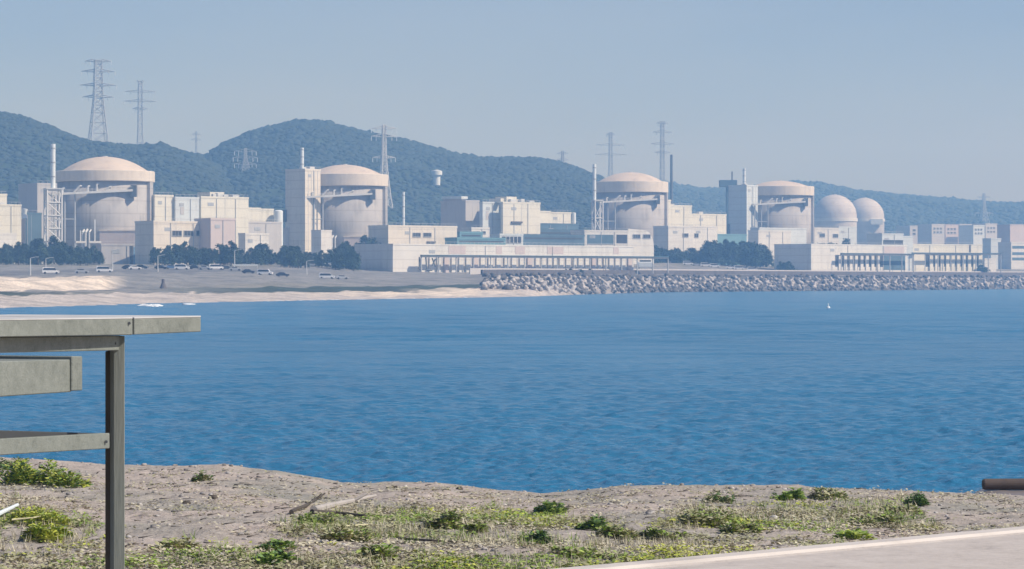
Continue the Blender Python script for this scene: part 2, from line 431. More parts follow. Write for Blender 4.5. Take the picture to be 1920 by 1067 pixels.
for hi, h in enumerate(HILLS):
    px = np.arange(h['a'], h['b'] + 1, 8.0)
    D = np.concatenate([np.linspace(h['Dr'] - h['wf'], h['Dr'], 50), np.linspace(h['Dr'] + 20, h['Dr'] + h['wb'], 24)])
    PX, DD = np.meshgrid(px, D, indexing='ij')
    Z = hill_z(h, PX, DD); X = (PX - CX) / F * DD
    v = np.stack([X.ravel(), DD.ravel(), Z.ravel()], 1); n, m = X.shape; idx = np.arange(n * m).reshape(n, m)
    f = np.stack([idx[:-1, :-1].ravel(), idx[1:, :-1].ravel(), idx[1:, 1:].ravel(), idx[:-1, 1:].ravel()], 1)
    tag(link('hills', mesh_np('hills', v, f, M['hill'], True)), kind='structure')
    rs = np.random.RandomState(20 + hi)
    k = h['n']; q = rs.rand(k) ** .55
    tp = rs.uniform(max(h['a'], -500), min(h['b'], 2350), k); td = h['Dr'] + 60 - (h['wf'] * .98 + 60) * (1 - q)
    tz = hill_z(h, tp, td)
    big = 1.35 if h['Dr'] > 3000 else 1
    s = rs.uniform(1.5, 3.2, k) * big * (1 + .5 * (rs.rand(k) < .06))
    P = np.stack([(tp - CX) / F * td, td, tz + s * .05], 1)
    S = np.stack([s * 1.05, s * 1.05, s * rs.uniform(.5, .78, k)], 1)
    v, f = scatter(CR, IF1, P, S, rs)
    o = link('forest', mesh_np('forest', v, f, M['forest'], True))
    tag(o, ['dense green woods covering the hill at the left edge', 'dense green woods covering the round hill in the middle', 'hazy blue green woods on the long far ridge at right'][hi], 'woods', kind='stuff')
# ---------------------------------------------------------------- buildings
class Blk:
    """a box standing on the plant ground: corner between its shaded end and its sunlit long side,
    running away from the viewer along a; n points inland"""
    def __init__(s, xl, xc, xr, yt, D, z0=11.5, ang=37, w=None):
        th = R_(90 - ang); s.a = Vector((math.cos(th), math.sin(th))); s.n = Vector((-s.a.y, s.a.x))
        s.c = Vector((xat(xc, D), D)); k = (xr - CX) / F
        s.L = (k * s.c.y - s.c.x) / (s.a.x - k * s.a.y)
        if w is None:
            k = (xl - CX) / F; w = (s.c.x - k * s.c.y) / (s.a.y + k * s.a.x)
        s.w = w; s.z0 = z0; s.z1 = zat(yt, D); s.th = th
    def at(s, u, v, z=0): p = s.c + s.a * u + s.n * v; return (p.x, p.y, z)
    def rect(s, mb, u0, u1, v0, v1, z0, z1):
        return mb.prism([s.at(u, v)[:2] for u, v in ((u0, v0), (u1, v0), (u1, v1), (u0, v1))], z0, z1)
    def u(s, px):
        k = (px - CX) / F; return (k * s.c.y - s.c.x) / (s.a.x - k * s.a.y)
    def z(s, px, py):
        D = s.at(s.u(px), 0)[1]; return zat(py, D)
    def loc(s): return s.at(s.L / 2, s.w / 2, s.z0)
def windows(b, T, rects, v=0, name='window'):
    for (x0, x1, y0, y1) in rects:
        u0, u1 = b.u(x0), b.u(x1); zt, zb = b.z(x0, y0), b.z(x0, y1)
        f = MB(); t = .22
        b.rect(f, u0 - t, u1 + t, v - .22, v - .003, zt, zt + t); b.rect(f, u0 - t, u1 + t, v - .30, v - .003, zb - t, zb)
        b.rect(f, u0 - t, u0, v - .22, v - .003, zb, zt); b.rect(f, u1, u1 + t, v - .22, v - .003, zb, zt)
        fo = part(name, f, M['steel'], T)
        g = MB(); b.rect(g, u0, u1, v - .06, v - .004, zb, zt); part('pane', g, M['glass'], fo)
        nb = max(2, int((u1 - u0) / 1.2)); m = MB()
        for k in range(1, nb): uu = u0 + (u1 - u0) * k / nb; b.rect(m, uu - .05, uu + .05, v - .1, v - .062, zb, zt)
        part('mullion', m, M['steel'], fo)
def panel(b, T, x0, x1, y0, y1, mat, v=-.12, name='wall_panel', label=None):
    u0, u1 = b.u(x0), b.u(x1); m = MB(); b.rect(m, u0, u1, v, -.004 if v < 0 else v + .1, b.z(x0, y1), b.z(x0, y0))
    return part(name, m, M[mat], T, label=label)
def building(name, label, cat, b, wall='cream', roof='roof', group=None, parapet=.5, equip=0, joints=0, seed=1):
    T = thing(name, b.loc(), label, cat, group)
    m = MB(); b.rect(m, 0, b.L, 0, b.w, b.z0 - 3, b.z1 - .35); part('wall', m, M[wall], T)
    r = MB(); b.rect(r, .35, b.L - .35, .35, b.w - .35, b.z1 - .35, b.z1 - .05); part('roof', r, M[roof], T)
    p = MB(); t = .35; e = -.14
    b.rect(p, e, b.L - e, e, t, b.z1 - .35, b.z1 + parapet); b.rect(p, e, b.L - e, b.w - t, b.w - e, b.z1 - .35, b.z1 + parapet)
    b.rect(p, e, t, t, b.w - t, b.z1 - .35, b.z1 + parapet); b.rect(p, b.L - t, b.L - e, t, b.w - t, b.z1 - .35, b.z1 + parapet)
    part('parapet', p, M[wall], T)
    if joints:
        j = MB(); k = max(2, int(b.L / joints))
        for i in range(1, k): u = b.L * i / k; b.rect(j, u - .07, u + .07, -.05, -.003, b.z0, b.z1 - .5)
        part('joint_strips', j, M['steel'], T)
    rr = random.Random(seed * 31 + int(b.L * 10))
    if b.L > 9 and name not in ('far_block', 'service_shed'):
        for f_ in ([.32, .7] if b.L > 22 else [.55]):
            q = MB(); u = b.L * (f_ + rr.uniform(-.08, .08)); b.rect(q, u, u + .22, -.25, -.02, b.z0 + 1, b.z1 - .4); part('downpipe', q, M['steel'], T)
        q = MB(); u = b.L * rr.uniform(.1, .25); b.rect(q, u, u + min(3.2, b.L * .2), -.12, -.004, b.z1 - 3.6, b.z1 - 2.2); part('louvre', q, M['steel'], T)
        q = MB(); zz = b.z1 + parapet
        for e_ in (.1,):
            b.rect(q, .2, b.L - .2, e_, e_ + .06, zz + .95, zz + 1.03)
            for k in range(int(b.L / 2.2) + 1): u = .2 + (b.L - .5) * k / max(1, int(b.L / 2.2)); b.rect(q, u, u + .07, e_, e_ + .06, zz, zz + .95)
        part('roof_railing', q, M['palesteel'], T)
    for i in range(equip):
        q = MB(); u = rr.uniform(.08, .85) * b.L; v = rr.uniform(.15, .7) * b.w; L = rr.uniform(1.6, 3.6)
        b.rect(q, u, u + L, v, v + L * .8, b.z1 - .05, b.z1 + rr.uniform(1.0, 2.2)); part('roof_unit', q, M['palesteel'], T, bevel=.12)
    return T
def vents(b, T, n, v=-.1, y=None):
    for i in range(n):
        m = MB(); u = b.L * (i + .6) / (n + .2); b.rect(m, u, u + .9, v, -.004, b.z0 + 1.5, b.z0 + 2.9); part('vent_grille', m, M['darksteel'], T)

# -------- reactor buildings of the four near units
REACT = 'reactor buildings with a ring beam under a low dome'
def reactor(pxc, D, label, yap, yrt, yrb, left, sc=1.0, shade=True):
    X = xat(pxc, D); Rr = 21.4 * sc; Rc = 19.8 * sc
    c = (X, D, 0); T = thing('reactor_building', (X, D, 11.5), label, 'reactor building', REACT)
    Df = D - Rr
    zb, zt, za = zat(yrb, Df), zat(yrt, Df), zat(yap, D)
    m = MB(); m.lathe(c, [(0, 9), (Rc, 9), (Rc, zb + .5), (0, zb + .5)], 96); wall = part('wall', m, M['concrete'], T)
    for p in wall.data.polygons: p.use_smooth = abs(p.normal.z) < .5
    m = MB(); m.lathe(c, [(Rc - .5, zb), (Rr - .25, zb), (Rr, zb + .25), (Rr, zt - .25), (Rr - .3, zt), (Rr - 2.2, zt), (Rr - 2.4, zt - .6), (Rc - 3, zt - .6)], 96)
    part('ring_beam', m, M['ring'], T)
    # low spherical cap
    hc = za - zt + .6; a = Rr - 2.1; Rs = (a * a + hc * hc) / (2 * hc)
    prof = []
    for k in range(15):
        r = a * (1 - k / 14); prof.append((max(r, .001), zt - .6 + math.sqrt(max(Rs * Rs - r * r, 0)) - (Rs - hc)))
    m = MB(); m.lathe(c, prof, 72); d = part('dome', m, M['dome'], T, smooth=True)
    q = MB(); q.lathe((X, D, za - .25), [(0, 0), (1.2, 0), (1.2, .5), (0, .6)], 16); part('vent_cap', q, M['palesteel'], T)
    # buttresses at four points of the ring; the right one stands proud against the sky
    for an in (-12, 78, 168):
        ar = R_(an); e = Vector((math.cos(ar), math.sin(ar))); t = Vector((-e.y, e.x)); w = 2.1 * sc
        P = [Vector((X, D)) + e * r + t * s for r, s in ((Rc - 1.2, -w), (Rr - .25, -w), (Rr - .25, w), (Rc - 1.2, w))]
        m = MB(); m.prism([tuple(p) for p in P], 9, zb - .002); part('buttress', m, M['concrete'], T)
    # raised walkway that leans out from the wall, with its pipes, and the pipe legs under it
    def Wp(x, y, z): return (X + x * sc, D + y * sc, z)
    zp = zat(353, 1200 - 18) if D == 0 else zb - (48.2 - zat(355, 1178)) * sc
    A = Vector((14.3, -17.2)); B = Vector((-18.6, -27.5)); d2 = (B - A).normalized(); n2 = Vector((-d2.y, d2.x))
    if n2.y < 0: n2 = -n2
    dz = -2.0 * sc
    m = MB()
    pa = [A - n2 * .3, B - n2 * .3, B + n2 * 2.6, A + n2 * 2.6]
    zz = [0, dz, dz, 0]
    vs = [Wp(p.x, p.y, zp + z) for p, z in zip(pa, zz)] + [Wp(p.x, p.y, zp + z + .95 * sc) for p, z in zip(pa, zz)]
    m.add(vs, [(3, 2, 1, 0), (4, 5, 6, 7), (0, 1, 5, 4), (1, 2, 6, 5), (2, 3, 7, 6), (3, 0, 4, 7)]); part('walkway', m, M['palesteel'], T)
    m = MB()
    for k in range(15):
        t = k / 14; p = A.lerp(B, t); z = zp + dz * t + .95 * sc; m.bar(Wp(p.x, p.y, z), Wp(p.x, p.y, z + 1.1), .06)
    for hgt in (.55, 1.1): m.bar(Wp(A.x, A.y, zp + .95 * sc + hgt), Wp(B.x, B.y, zp + dz + .95 * sc + hgt), .05)
    part('railing', m, M['palesteel'], T)
    m = MB(); m.box(Wp(14.6, -15.7, zp + .2), (2.4 * sc, 3.2 * sc, 5.0 * sc)); part('end_box', m, M['darksteel'], T)
    for k, (t, hh, ln) in enumerate(((.72, 2.6, 2.4), (.55, 2.2, 0), (.44, 3.0, 0), (.33, 1.6, 1.5), (.86, 1.8, 0))):
        p = A.lerp(B, t) + n2 * 1.2; z = zp + dz * t + .95 * sc; m = MB()
        m.bar(Wp(p.x, p.y, z), Wp(p.x + ln, p.y, z + hh), .42, 8); m.bar(Wp(p.x + ln, p.y, z + hh), Wp(p.x + ln + .9, p.y + .3, z + hh), .38, 8)
        part('relief_pipe', m, M['palesteel'], T)
    for x, y in ((-9.5, -22.6), (-13.6, -24.0), (-17.8, -25.4)):
        m = MB(); m.bar(Wp(x, y, 10.5), Wp(x, y, zp - 1.3), .38, 6); part('walkway_leg', m, M['steel'], T)
    for z0, (xa, xb) in ((-12, (-9.5, -17.8)), (-24, (-9.5, -17.8))):
        m = MB(); m.bar(Wp(-9.5, -22.6, zp + z0 * sc), Wp(-17.8, -25.4, zp + z0 * sc), .22); part('cross_brace', m, M['steel'], T)
    # pipe bundle and a small annex with a proud panel at the foot
    for x, y, s in ((-6.6, -20.6, .45), (-5.2, -21.2, .5), (-3.6, -21.4, .35)):
        m = MB(); m.bar(Wp(x, y, 10.5), Wp(x, y, 10.5 + 15 * sc), s, 8); m.bar(Wp(x, y, 10.5 + 15 * sc), Wp(x + .6, y + 2.5, 10.5 + 16.5 * sc), s, 8); part('riser_pipe', m, M['palesteel'], T)
    m = MB(); m.box(Wp(8.6, -17.6, 10.2 + 8.0 * sc), (16 * sc, 5 * sc, 16.0 * sc)); part('annex', m, M['pink'], T)
    m = MB(); m.box(Wp(8.6, -17.6, 10.2 + 16.15 * sc), (16.5 * sc, 5.5 * sc, .5)); part('annex_roof', m, M['ring'], T)
    return T, (zb, zt)
r1, _ = reactor(197, 1200, 'largest and nearest reactor building, pale domed drum behind the dark pines at far left', 294, 318, 339, 0)
r2, _ = reactor(647, 1373, 'second reactor building from the left, drum with a tall sunlit tower against its left side', 309, 325, 348, 0)
r3, _ = reactor(1182, 1568, 'third reactor building from the left, domed drum behind the white hall with rounded end', 323, 339, 360, 0)
r4, _ = reactor(1462, 1729, 'fourth reactor building from the left, pale domed drum beside the two smooth round domes', 339, 348, 366, 0)

# service towers left of units 2 and 4
for (xl, xc, xr, yt, D, lab) in ((535, 572, 601, 318, 1345, 'tall narrow tower with one sunlit and one shaded face left of the second domed drum'),
                                 (1366, 1400, 1421, 348, 1700, 'tall narrow tower with ribbed pale face left of the fourth domed drum')):
    b = Blk(xl, xc, xr, yt, D, ang=40); T = building('service_tower', lab, 'tower', b, 'beige' if D < 1500 else 'bluewhite', equip=2, seed=D)
    m = MB()
    for k in range(4): b.rect(m, b.L * (.2 + .2 * k) - .1, b.L * (.2 + .2 * k) + .1, -.07, -.003, b.z0, b.z1 - .6)
    part('rib', m, M['steel'], T)
    q = MB(); b.rect(q, -1.3, -.003, b.w * .93, b.w * 1.05, b.z0 + 22, b.z0 + 28); part('side_duct', q, M['dark'], T)
    q = MB(); b.rect(q, -1.6, -.003, b.w * .80, b.w * .98, b.z0, b.z0 + 19); part('side_annex', q, M['grey'], T)
# dark roof house with mast seen left of unit 4
X = xat(1365, 1800); T = thing('roof_house', (X, 1800, 11.5), 'dark blue overhanging cabin with a thin mast left of the fourth domed drum', 'building')
m = MB(); m.box((xat(1371, 1800), 1800, (10 + zat(350, 1800)) / 2), (6.5, 8, zat(350, 1800) - 10)); part('shaft', m, M['bluegrey'], T)
m = MB(); m.box((X, 1800, (zat(350, 1800) + zat(338, 1800)) / 2 + .002), (11, 10, zat(338, 1800) - zat(350, 1800))); part('cabin', m, M['bluegrey'], T)
m = MB(); m.bar((X + 2.5, 1798, zat(338, 1800)), (X + 2.5, 1798, zat(322, 1800)), .5, 6); part('mast', m, M['darksteel'], T)

# vent stacks
def stack(px, y0, y1, D, wpx, label, zbase=None):
    X = xat(px, D); r = wpx / 2 / F * D; z0 = zat(y1, D) if zbase is None else zbase; z1 = zat(y0, D)
    T = thing('vent_stack', (X, D, z0), label, 'vent stack', 'slim pale vent stacks')
    m = MB(); m.lathe((X, D, 0), [(r, z0), (r, z1)], 20); m.lathe((X, D, 0), [(r * .8, z1 - 3), (r * .8, z1), (r, z1)], 20); part('pipe', m, M['stack'], T, smooth=False)
    for k in range(3):
        z = z0 + (z1 - z0) * (.25 + .32 * k); m = MB(); m.lathe((X, D, 0), [(r * 1.0, z), (r * 1.16, z), (r * 1.16, z + .5), (r * 1.0, z + .5)], 20); part('flange', m, M['steel'], T)
    return T
def stair_tower(px0, px1, y0, D, label, n=6):
    w = (px1 - px0) / F * D * .78; X = xat((px0 + px1) / 2, D); z1 = zat(y0, D); z0 = 10.5
    T = thing('steel_tower', (X, D, z0), label, 'steel tower'); an = R_(20)
    cs = [Vector((X + sx * w / 2 * math.cos(an) - sy * w / 2 * math.sin(an), D + sx * w / 2 * math.sin(an) + sy * w / 2 * math.cos(an), 0)) for sx, sy in ((-1, -1), (1, -1), (1, 1), (-1, 1))]
    for c in cs: m = MB(); m.bar(c + Vector((0, 0, z0)), c + Vector((0, 0, z1)), .42); part('leg', m, M['palesteel'], T)
    for k in range(n + 1):
        z = z0 + (z1 - z0) * k / n; m = MB()
        for i in range(4): m.bar(cs[i] + Vector((0, 0, z)), cs[(i + 1) % 4] + Vector((0, 0, z)), .34)
        part('floor_frame', m, M['palesteel'], T)
        if k < n:
            m = MB(); zz = z0 + (z1 - z0) * (k + 1) / n
            for i in range(4): m.bar(cs[i] + Vector((0, 0, z if k % 2 else zz)), cs[(i + 1) % 4] + Vector((0, 0, zz if k % 2 else z)), .22)
            part('brace', m, M['palesteel'], T)
    m = MB(); m.box((X, D, z1 + .4), (w * 1.15, w * 1.15, .5), an); part('top_platform', m, M['palesteel'], T)
    return T, z1 + .65
T, zt = stair_tower(82, 117, 356, 1165, 'pale open steel tower carrying the leftmost stack beside the nearest reactor building')
stack(99.5, 270, 356, 1165, 9, 'tallest pale stack, standing on the open steel tower at left', zt)
T, zt = stair_tower(1110, 1130, 377, 1530, 'pale steel tower under the stack left of the third domed drum', 4)
stack(1114.5, 308, 377, 1530, 6.5, 'pale stack on the steel tower left of the third domed drum', zt)
_s2 = Blk(535, 572, 601, 318, 1345, ang=40)
stack(566.5, 277, 318, 1352, 6.5, 'short pale stack on top of the tower by the second domed drum', _s2.z1 - .1)
stack(1395.5, 316, 348, 1707, 5.5, 'short pale stack on top of the tower by the fourth domed drum', zat(349.2, 1700))
stack(756.5, 360, 424, 1290, 5, 'thin pale stack rising from the low beige building right of the second domed drum', zat(425, 1270))

# -------- turbine hall groups
def rb(*a, **k): return building(*a, **k)
b = Blk(None, 288, 395, 416, 1130, ang=50, w=14, z0=11); T = rb('turbine_annex', 'low beige building with three dark windows in front of the nearest cream turbine hall', 'building', b, 'beige', seed=3)
windows(b, T, [(323, 340, 433, 442), (345, 363, 433, 442), (368, 386, 433, 442)]); vents(b, T, 3)
b = Blk(None, 395, 441, 411, 1138, ang=50, w=12, z0=11); T = rb('turbine_annex', 'plain pinkish block right of the low building with three dark windows', 'building', b, 'pink', seed=4); vents(b, T, 2)
b = Blk(None, 290, 325, 367, 1195, ang=50, w=26); T = rb('turbine_hall', 'narrow cream block touching the right side of the nearest reactor building', 'building', b, 'cream', equip=1)
b = Blk(322, 329, 373, 371, 1200, ang=50, w=None); T = rb('turbine_hall', 'pale bluish block with small dark hatch between two cream blocks', 'building', b, 'bluewhite'); panel(b, T, 338, 345, 388, 402, 'grey', name='hatch')
b = Blk(372, 377, 466, 370, 1210, ang=50); T = rb('turbine_hall', 'widest and tallest cream block of the nearest turbine hall', 'building', b, 'cream', equip=4, joints=9, seed=8)
m = MB(); u0, u1 = b.u(403), b.u(430); b.rect(m, u0, u1, 4, 14, b.z1, b.z1 + 2.6); part('penthouse', m, M['cream'], T)
panel(b, T, 398, 422, 411, 414, 'dark_concrete', name='canopy', v=-1.0)
b = Blk(None, 462, 489, 391, 1270, ang=50, w=20); rb('turbine_hall', 'lower cream step at the right end of the nearest turbine hall', 'building', b, 'cream', equip=1, seed=2)
b = Blk(None, 489, 513, 393, 1288, ang=50, w=16, z0=24); T = rb('turbine_hall', 'small cream box at the far right end of the nearest turbine hall', 'building', b, 'cream')
m = MB(); m.lathe((xat(522, 1290), 1290, 0), [(0, 20), (2.1, 20), (2.1, zat(396, 1290)), (1.3, zat(394, 1290)), (0, zat(394, 1290))], 20)
solo('tank', m, M['stack'], (xat(522, 1290), 1290, 11.5), 'small upright white tank at the end of the nearest turbine hall', 'tank', smooth=False)
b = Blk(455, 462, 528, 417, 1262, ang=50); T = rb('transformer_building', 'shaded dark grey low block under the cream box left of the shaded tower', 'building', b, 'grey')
b = Blk(447, 460, 504, 439, 1190, ang=50); rb('white_shed', 'small white flat roofed shed left of the shaded tower', 'building', b, 'white')

b = Blk(None, 728, 857, 424, 1262, ang=50, w=15); T = rb('turbine_annex', 'long low beige building with two small dark windows right of the second domed drum', 'building', b, 'beige', seed=9)
windows(b, T, [(774, 788, 437, 443.5), (794, 808, 437, 443.5)]); panel(b, T, 800, 816, 452, 455, 'dark_concrete', name='canopy', v=-.6); vents(b, T, 3)
b = Blk(None, 602, 622, 433, 1330, ang=45, w=7, z0=11); rb('white_shed', 'small white shed at the foot of the second domed drum', 'building', b, 'white')
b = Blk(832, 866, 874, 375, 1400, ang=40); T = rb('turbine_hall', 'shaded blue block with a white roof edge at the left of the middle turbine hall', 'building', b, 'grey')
m = MB(); b.rect(m, -1.0, b.L + .6, -.6, b.w + .6, b.z1 + .52, b.z1 + 1.9); part('roof_edge', m, M['bluewhite'], T)
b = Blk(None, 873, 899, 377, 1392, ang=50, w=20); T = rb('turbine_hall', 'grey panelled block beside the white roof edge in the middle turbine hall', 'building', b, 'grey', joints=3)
b = Blk(899, 905, 939, 380, 1385, ang=50); T = rb('turbine_hall', 'pale block with a tall dark hatch in the middle turbine hall', 'building', b, 'bluewhite', joints=4); panel(b, T, 911, 916, 396, 412, 'grey', name='hatch')
b = Blk(939, 943, 1013, 380, 1385, ang=50); T = rb('turbine_hall', 'large cream block with stepped roof in the middle turbine hall', 'building', b, 'cream', equip=3, seed=5, joints=9)
for x0, x1, hh in ((957, 976, 3.2), (976, 990, 2.0), (946, 952, 2.2)):
    m = MB(); b.rect(m, b.u(x0), b.u(x1), 3, 12, b.z1 - .05, b.z1 + hh); part('penthouse', m, M['cream'], T)
panel(b, T, 958, 978, 415, 418.5, 'dark_concrete', name='canopy', v=-.9)
b = Blk(None, 1010, 1032, 397, 1470, ang=50, w=18); rb('turbine_hall', 'cream step right of the large stepped cream block', 'building', b, 'cream', equip=1, seed=6)
b = Blk(None, 1032, 1071, 399, 1490, ang=50, w=14, z0=20); T = rb('turbine_hall', 'small long cream box at the right end of the middle turbine hall', 'building', b, 'cream')
m = MB(); m.lathe((xat(1076, 1500), 1500, 0), [(0, 20), (1.1, 20), (1.1, zat(399, 1500)), (0, zat(398, 1500))], 16)
solo('tank', m, M['stack'], (xat(1076, 1500), 1500, 11.5), 'slim upright white tank at the end of the middle turbine hall', 'tank')
b = Blk(None, 1012, 1085, 420, 1462, ang=50, w=8); rb('transformer_building', 'dark blue low block under the small long cream box', 'building', b, 'bluegrey')
b = Blk(None, 884, 918, 428, 1330, ang=55, w=9); T = rb('white_shed', 'small white shed with dark openings in front of the grey panelled block', 'building', b, 'white'); windows(b, T, [(893, 899, 434, 438), (904, 910, 434, 438)])

b = Blk(None, 1250, 1258, 376, 1575, ang=50, w=14); rb('turbine_hall', 'slim tall cream block touching the third domed drum', 'building', b, 'cream')
b = Blk(None, 1257, 1297, 386, 1585, ang=50, w=22); T = rb('turbine_hall', 'tall cream block behind the low white building right of the third domed drum', 'building', b, 'cream', equip=2, seed=7)
b = Blk(None, 1297, 1362, 402, 1600, ang=50, w=18); T = rb('turbine_hall', 'long lower cream wing ending beside the shaded blue tower', 'building', b, 'cream', equip=3, seed=12)
b = Blk(None, 1253, 1299, 425, 1520, ang=50, w=12); T = rb('turbine_annex', 'white low building with two dark windows right of the third domed drum', 'building', b, 'white'); windows(b, T, [(1280, 1290, 438, 444)]); vents(b, T, 1)
b = Blk(None, 1299, 1345, 425, 1540, ang=50, w=10); T = rb('turbine_annex', 'white low block with one dark window in front of the long lower cream wing', 'building', b, 'white'); windows(b, T, [(1302, 1309, 438, 445)])
b = Blk(None, 1330, 1400, 440, 1560, ang=55, w=8); rb('service_shed', 'long low pale blue shed in front of the shaded blue tower', 'building', b, 'teal')
b = Blk(None, 1422, 1483, 433, 1650, ang=52, w=9); T = rb('white_shed', 'low white building under the fourth domed drum', 'building', b, 'white')
b = Blk(None, 1424, 1512, 428, 1668, ang=52, w=8); T = rb('service_shed', 'long grey roofed shed just behind the low white building under the fourth domed drum', 'building', b, 'bluewhite', roof='dark')
b = Blk(None, 1527, 1573, 428, 1760, ang=58, w=10); T = rb('turbine_annex', 'white building with two dark windows in front of the left smooth dome', 'building', b, 'white'); windows(b, T, [(1537, 1546, 438, 444), (1562, 1571, 439, 445)])
b = Blk(None, 1573, 1606, 426, 1785, ang=58, w=10); rb('turbine_annex', 'pale plain block in front of the left smooth dome', 'building', b, 'bluewhite')
# left edge
b = Blk(None, -60, 13, 364, 1180, ang=50, w=20); rb('turbine_hall', 'cream block cut by the left edge of the picture', 'building', b, 'cream')
b = Blk(None, -50, 40, 384, 1170, ang=50, w=16, z0=20); T = rb('turbine_hall', 'cream box with overhanging right end at the left edge', 'building', b, 'cream', equip=2)
m = MB(); m.lathe((xat(46, 1172), 1172, 0), [(0, zat(409, 1172)), (1.3, zat(409, 1172)), (.8, zat(401, 1172)), (1.4, zat(392, 1172)), (0, zat(391, 1172))], 14)
solo('tank', m, M['stack'], (xat(46, 1172), 1172, zat(409, 1172)), 'small white waisted tank at the end of the cream box at the left edge', 'tank')
b = Blk(None, -60, 48, 411, 1176, ang=50, w=12); rb('transformer_building', 'dark grey low block under the cream box at the left edge', 'building', b, 'grey')
b = Blk(None, -50, 31, 438, 1150, ang=50, w=12); rb('white_shed', 'white shed above the pines at the left edge', 'building', b, 'white')
b = Blk(None, 20, 78, 400, 1230, ang=50, w=16); T = rb('switch_building', 'dim blue grey block behind the open steel tower', 'building', b, 'bluegrey', joints=5)
b = Blk(None, 70, 118, 345, 1250, ang=55, w=20); T = rb('switch_building', 'tall dim grey block just behind the tallest pale stack', 'building', b, 'grey', joints=4)

# annex at the foot of the nearest reactor building
b = Blk(186, 190, 277, 459, 1150, ang=70, z0=9); T = rb('reactor_annex', 'blue grey gatehouse with a blue door at the foot of the nearest reactor building', 'building', b, 'grey')
panel(b, T, 250, 274, 463, 497, 'bluedoor', name='door', label='wide blue panelled door'); panel(b, T, 243, 249, 461, 497, 'dark', name='recess', v=-.06)
for i, (x0, x1) in enumerate(((142, 161), (167, 190))):
    b = Blk(None, x0, x1, 452, 1152, ang=70, w=2.5, z0=zat(456, 1152)); T = thing('small_platform', b.loc(), ['short white platform left of the pair above the dark pines', 'longer white platform of the pair above the dark pines'][i], 'platform')
    m = MB(); b.rect(m, 0, b.L, 0, b.w, b.z0, b.z1); part('deck', m, M['white'], T)
    m = MB(); b.rect(m, .3, .6, .3, .6, 9, b.z0 - .002); b.rect(m, b.L - .6, b.L - .3, .3, .6, 9, b.z0 - .002); part('leg', m, M['steel'], T)
    m = MB(); b.rect(m, b.L * .45, b.L * .55, .5, .8, b.z1, b.z1 + 4.5 * (1 + i)); part('post', m, M['palesteel'], T)

# low blue and teal roofs between the intake hall and the turbine hall
for (x0, x1, y, D, w, mt, lab) in ((857, 948, 447, 1270, 10, 'teal', 'low teal roofed shed right of the long low beige building'),
                                (862, 905, 436, 1310, 8, 'teal', 'small pale teal shed tucked behind the low teal roofed shed'),
                                (980, 1096, 441, 1330, 14, 'bluegrey', 'long low blue grey shed right of the glass fronted pavilion'),
                                (1000, 1096, 431, 1400, 14, 'bluegrey', 'dark blue shed roof rising behind the long low blue grey shed')):
    b = Blk(None, x0, x1, y, D, ang=55, w=w); T = rb('service_shed', lab, 'building', b, mt, roof=mt)
    m = MB(); k = int(b.L / 4)
    for i in range(1, k): b.rect(m, b.L * i / k - .12, b.L * i / k + .12, -.2, b.w, b.z1 + .502, b.z1 + .62)
    part('roof_ridges', m, M[mt], T)
    panel(b, T, x0 + 4, x1 - 4, y + 4, y + 7, 'dark', name='louvre')
b = Blk(None, 937, 981, 440, 1300, ang=60, w=8); T = rb('glass_pavilion', 'small pavilion with white frame and dark glass above the white hall roof', 'building', b, 'bluewhite')
panel(b, T, 941, 977, 443.5, 456, 'glass', name='glass_front')
for i in range(1, 5):
    panel(b, T, 941 + i * 7.2 - .5, 941 + i * 7.2 + .5, 443.5, 456, 'bluewhite', name='frame_post', v=-.3)
# rounded hall
b = Blk(None, 1096, 1178, 433, 1360, ang=66, w=16); T = rb('round_end_hall', 'white hall with long dark opening and two windows in its rounded right end', 'building', b, 'white', roof='white')
panel(b, T, 1101, 1150, 440, 458, 'bluegrey', name='opening'); panel(b, T, 1156, 1176, 440, 456, 'glass', name='glass_front')
b2 = Blk(None, 1178, 1226, 431, 1392, ang=62, w=14)
poly = [b2.at(0, 0)[:2]]
m = MB(); seg = []
Lc = b2.L; hgt = b2.z1 - b2.z0
prof = [(0, b2.z0 - 3), (Lc, b2.z0 - 3), (Lc, b2.z0 + hgt * .55)]
for k in range(7): a = k / 6 * math.pi / 2; prof.append((Lc - Lc * .38 * (1 - math.cos(a)), b2.z0 + hgt * (.55 + .45 * math.sin(a))))
prof.append((0, b2.z1 + .6))
n = len(prof); vs = [b2.at(u, 0, z) for u, z in prof] + [b2.at(u, b2.w, z) for u, z in prof]
m.add(vs, [tuple(range(n)), tuple(reversed(range(n, 2 * n)))] + [(i, n + i, n + (i + 1) % n, (i + 1) % n) for i in range(n)])
part('rounded_end', m, M['white'], T); windows(b2, T, [(1187, 1200, 440, 446.5), (1206, 1219, 440, 446.5)])

# -------- intake halls by the water
def crane_beam(b, x0, x1, y, out, T, z0, n):
    m = MB(); u0, u1 = b.u(x0), b.u(x1); z = b.z(x0, y); b.rect(m, u0, u1, -out - .5, -out + .5, z - .45, z + .45); part('crane_beam', m, M['darksteel'], T)
    m = MB(); b.rect(m, u0, u1, -out - .7, -out + .7, z + .452, z + .6); part('beam_cap', m, M['teal'], T)
    for i in range(n):
        m = MB(); u = u0 + (u1 - u0) * i / (n - 1); b.rect(m, max(u0, u - .2), max(u0, u - .2) + .4, -out - .2, -out + .2, z0, z - .452); part('beam_leg', m, M['steel'], T)
b = Blk(665, 737, 1188, 458, 1150, z0=6.5, ang=49)
T = rb('intake_hall', 'longest white waterside hall with shaded grey end and a row of pale piers', 'hall', b, 'white', parapet=.25)
e = MB(); zt = b.z1 - .36
b.rect(e, -.1, -.003, .0, b.w, 3.5, zt); part('end_wall', e, M['white'], T, label='shaded plain grey end wall')
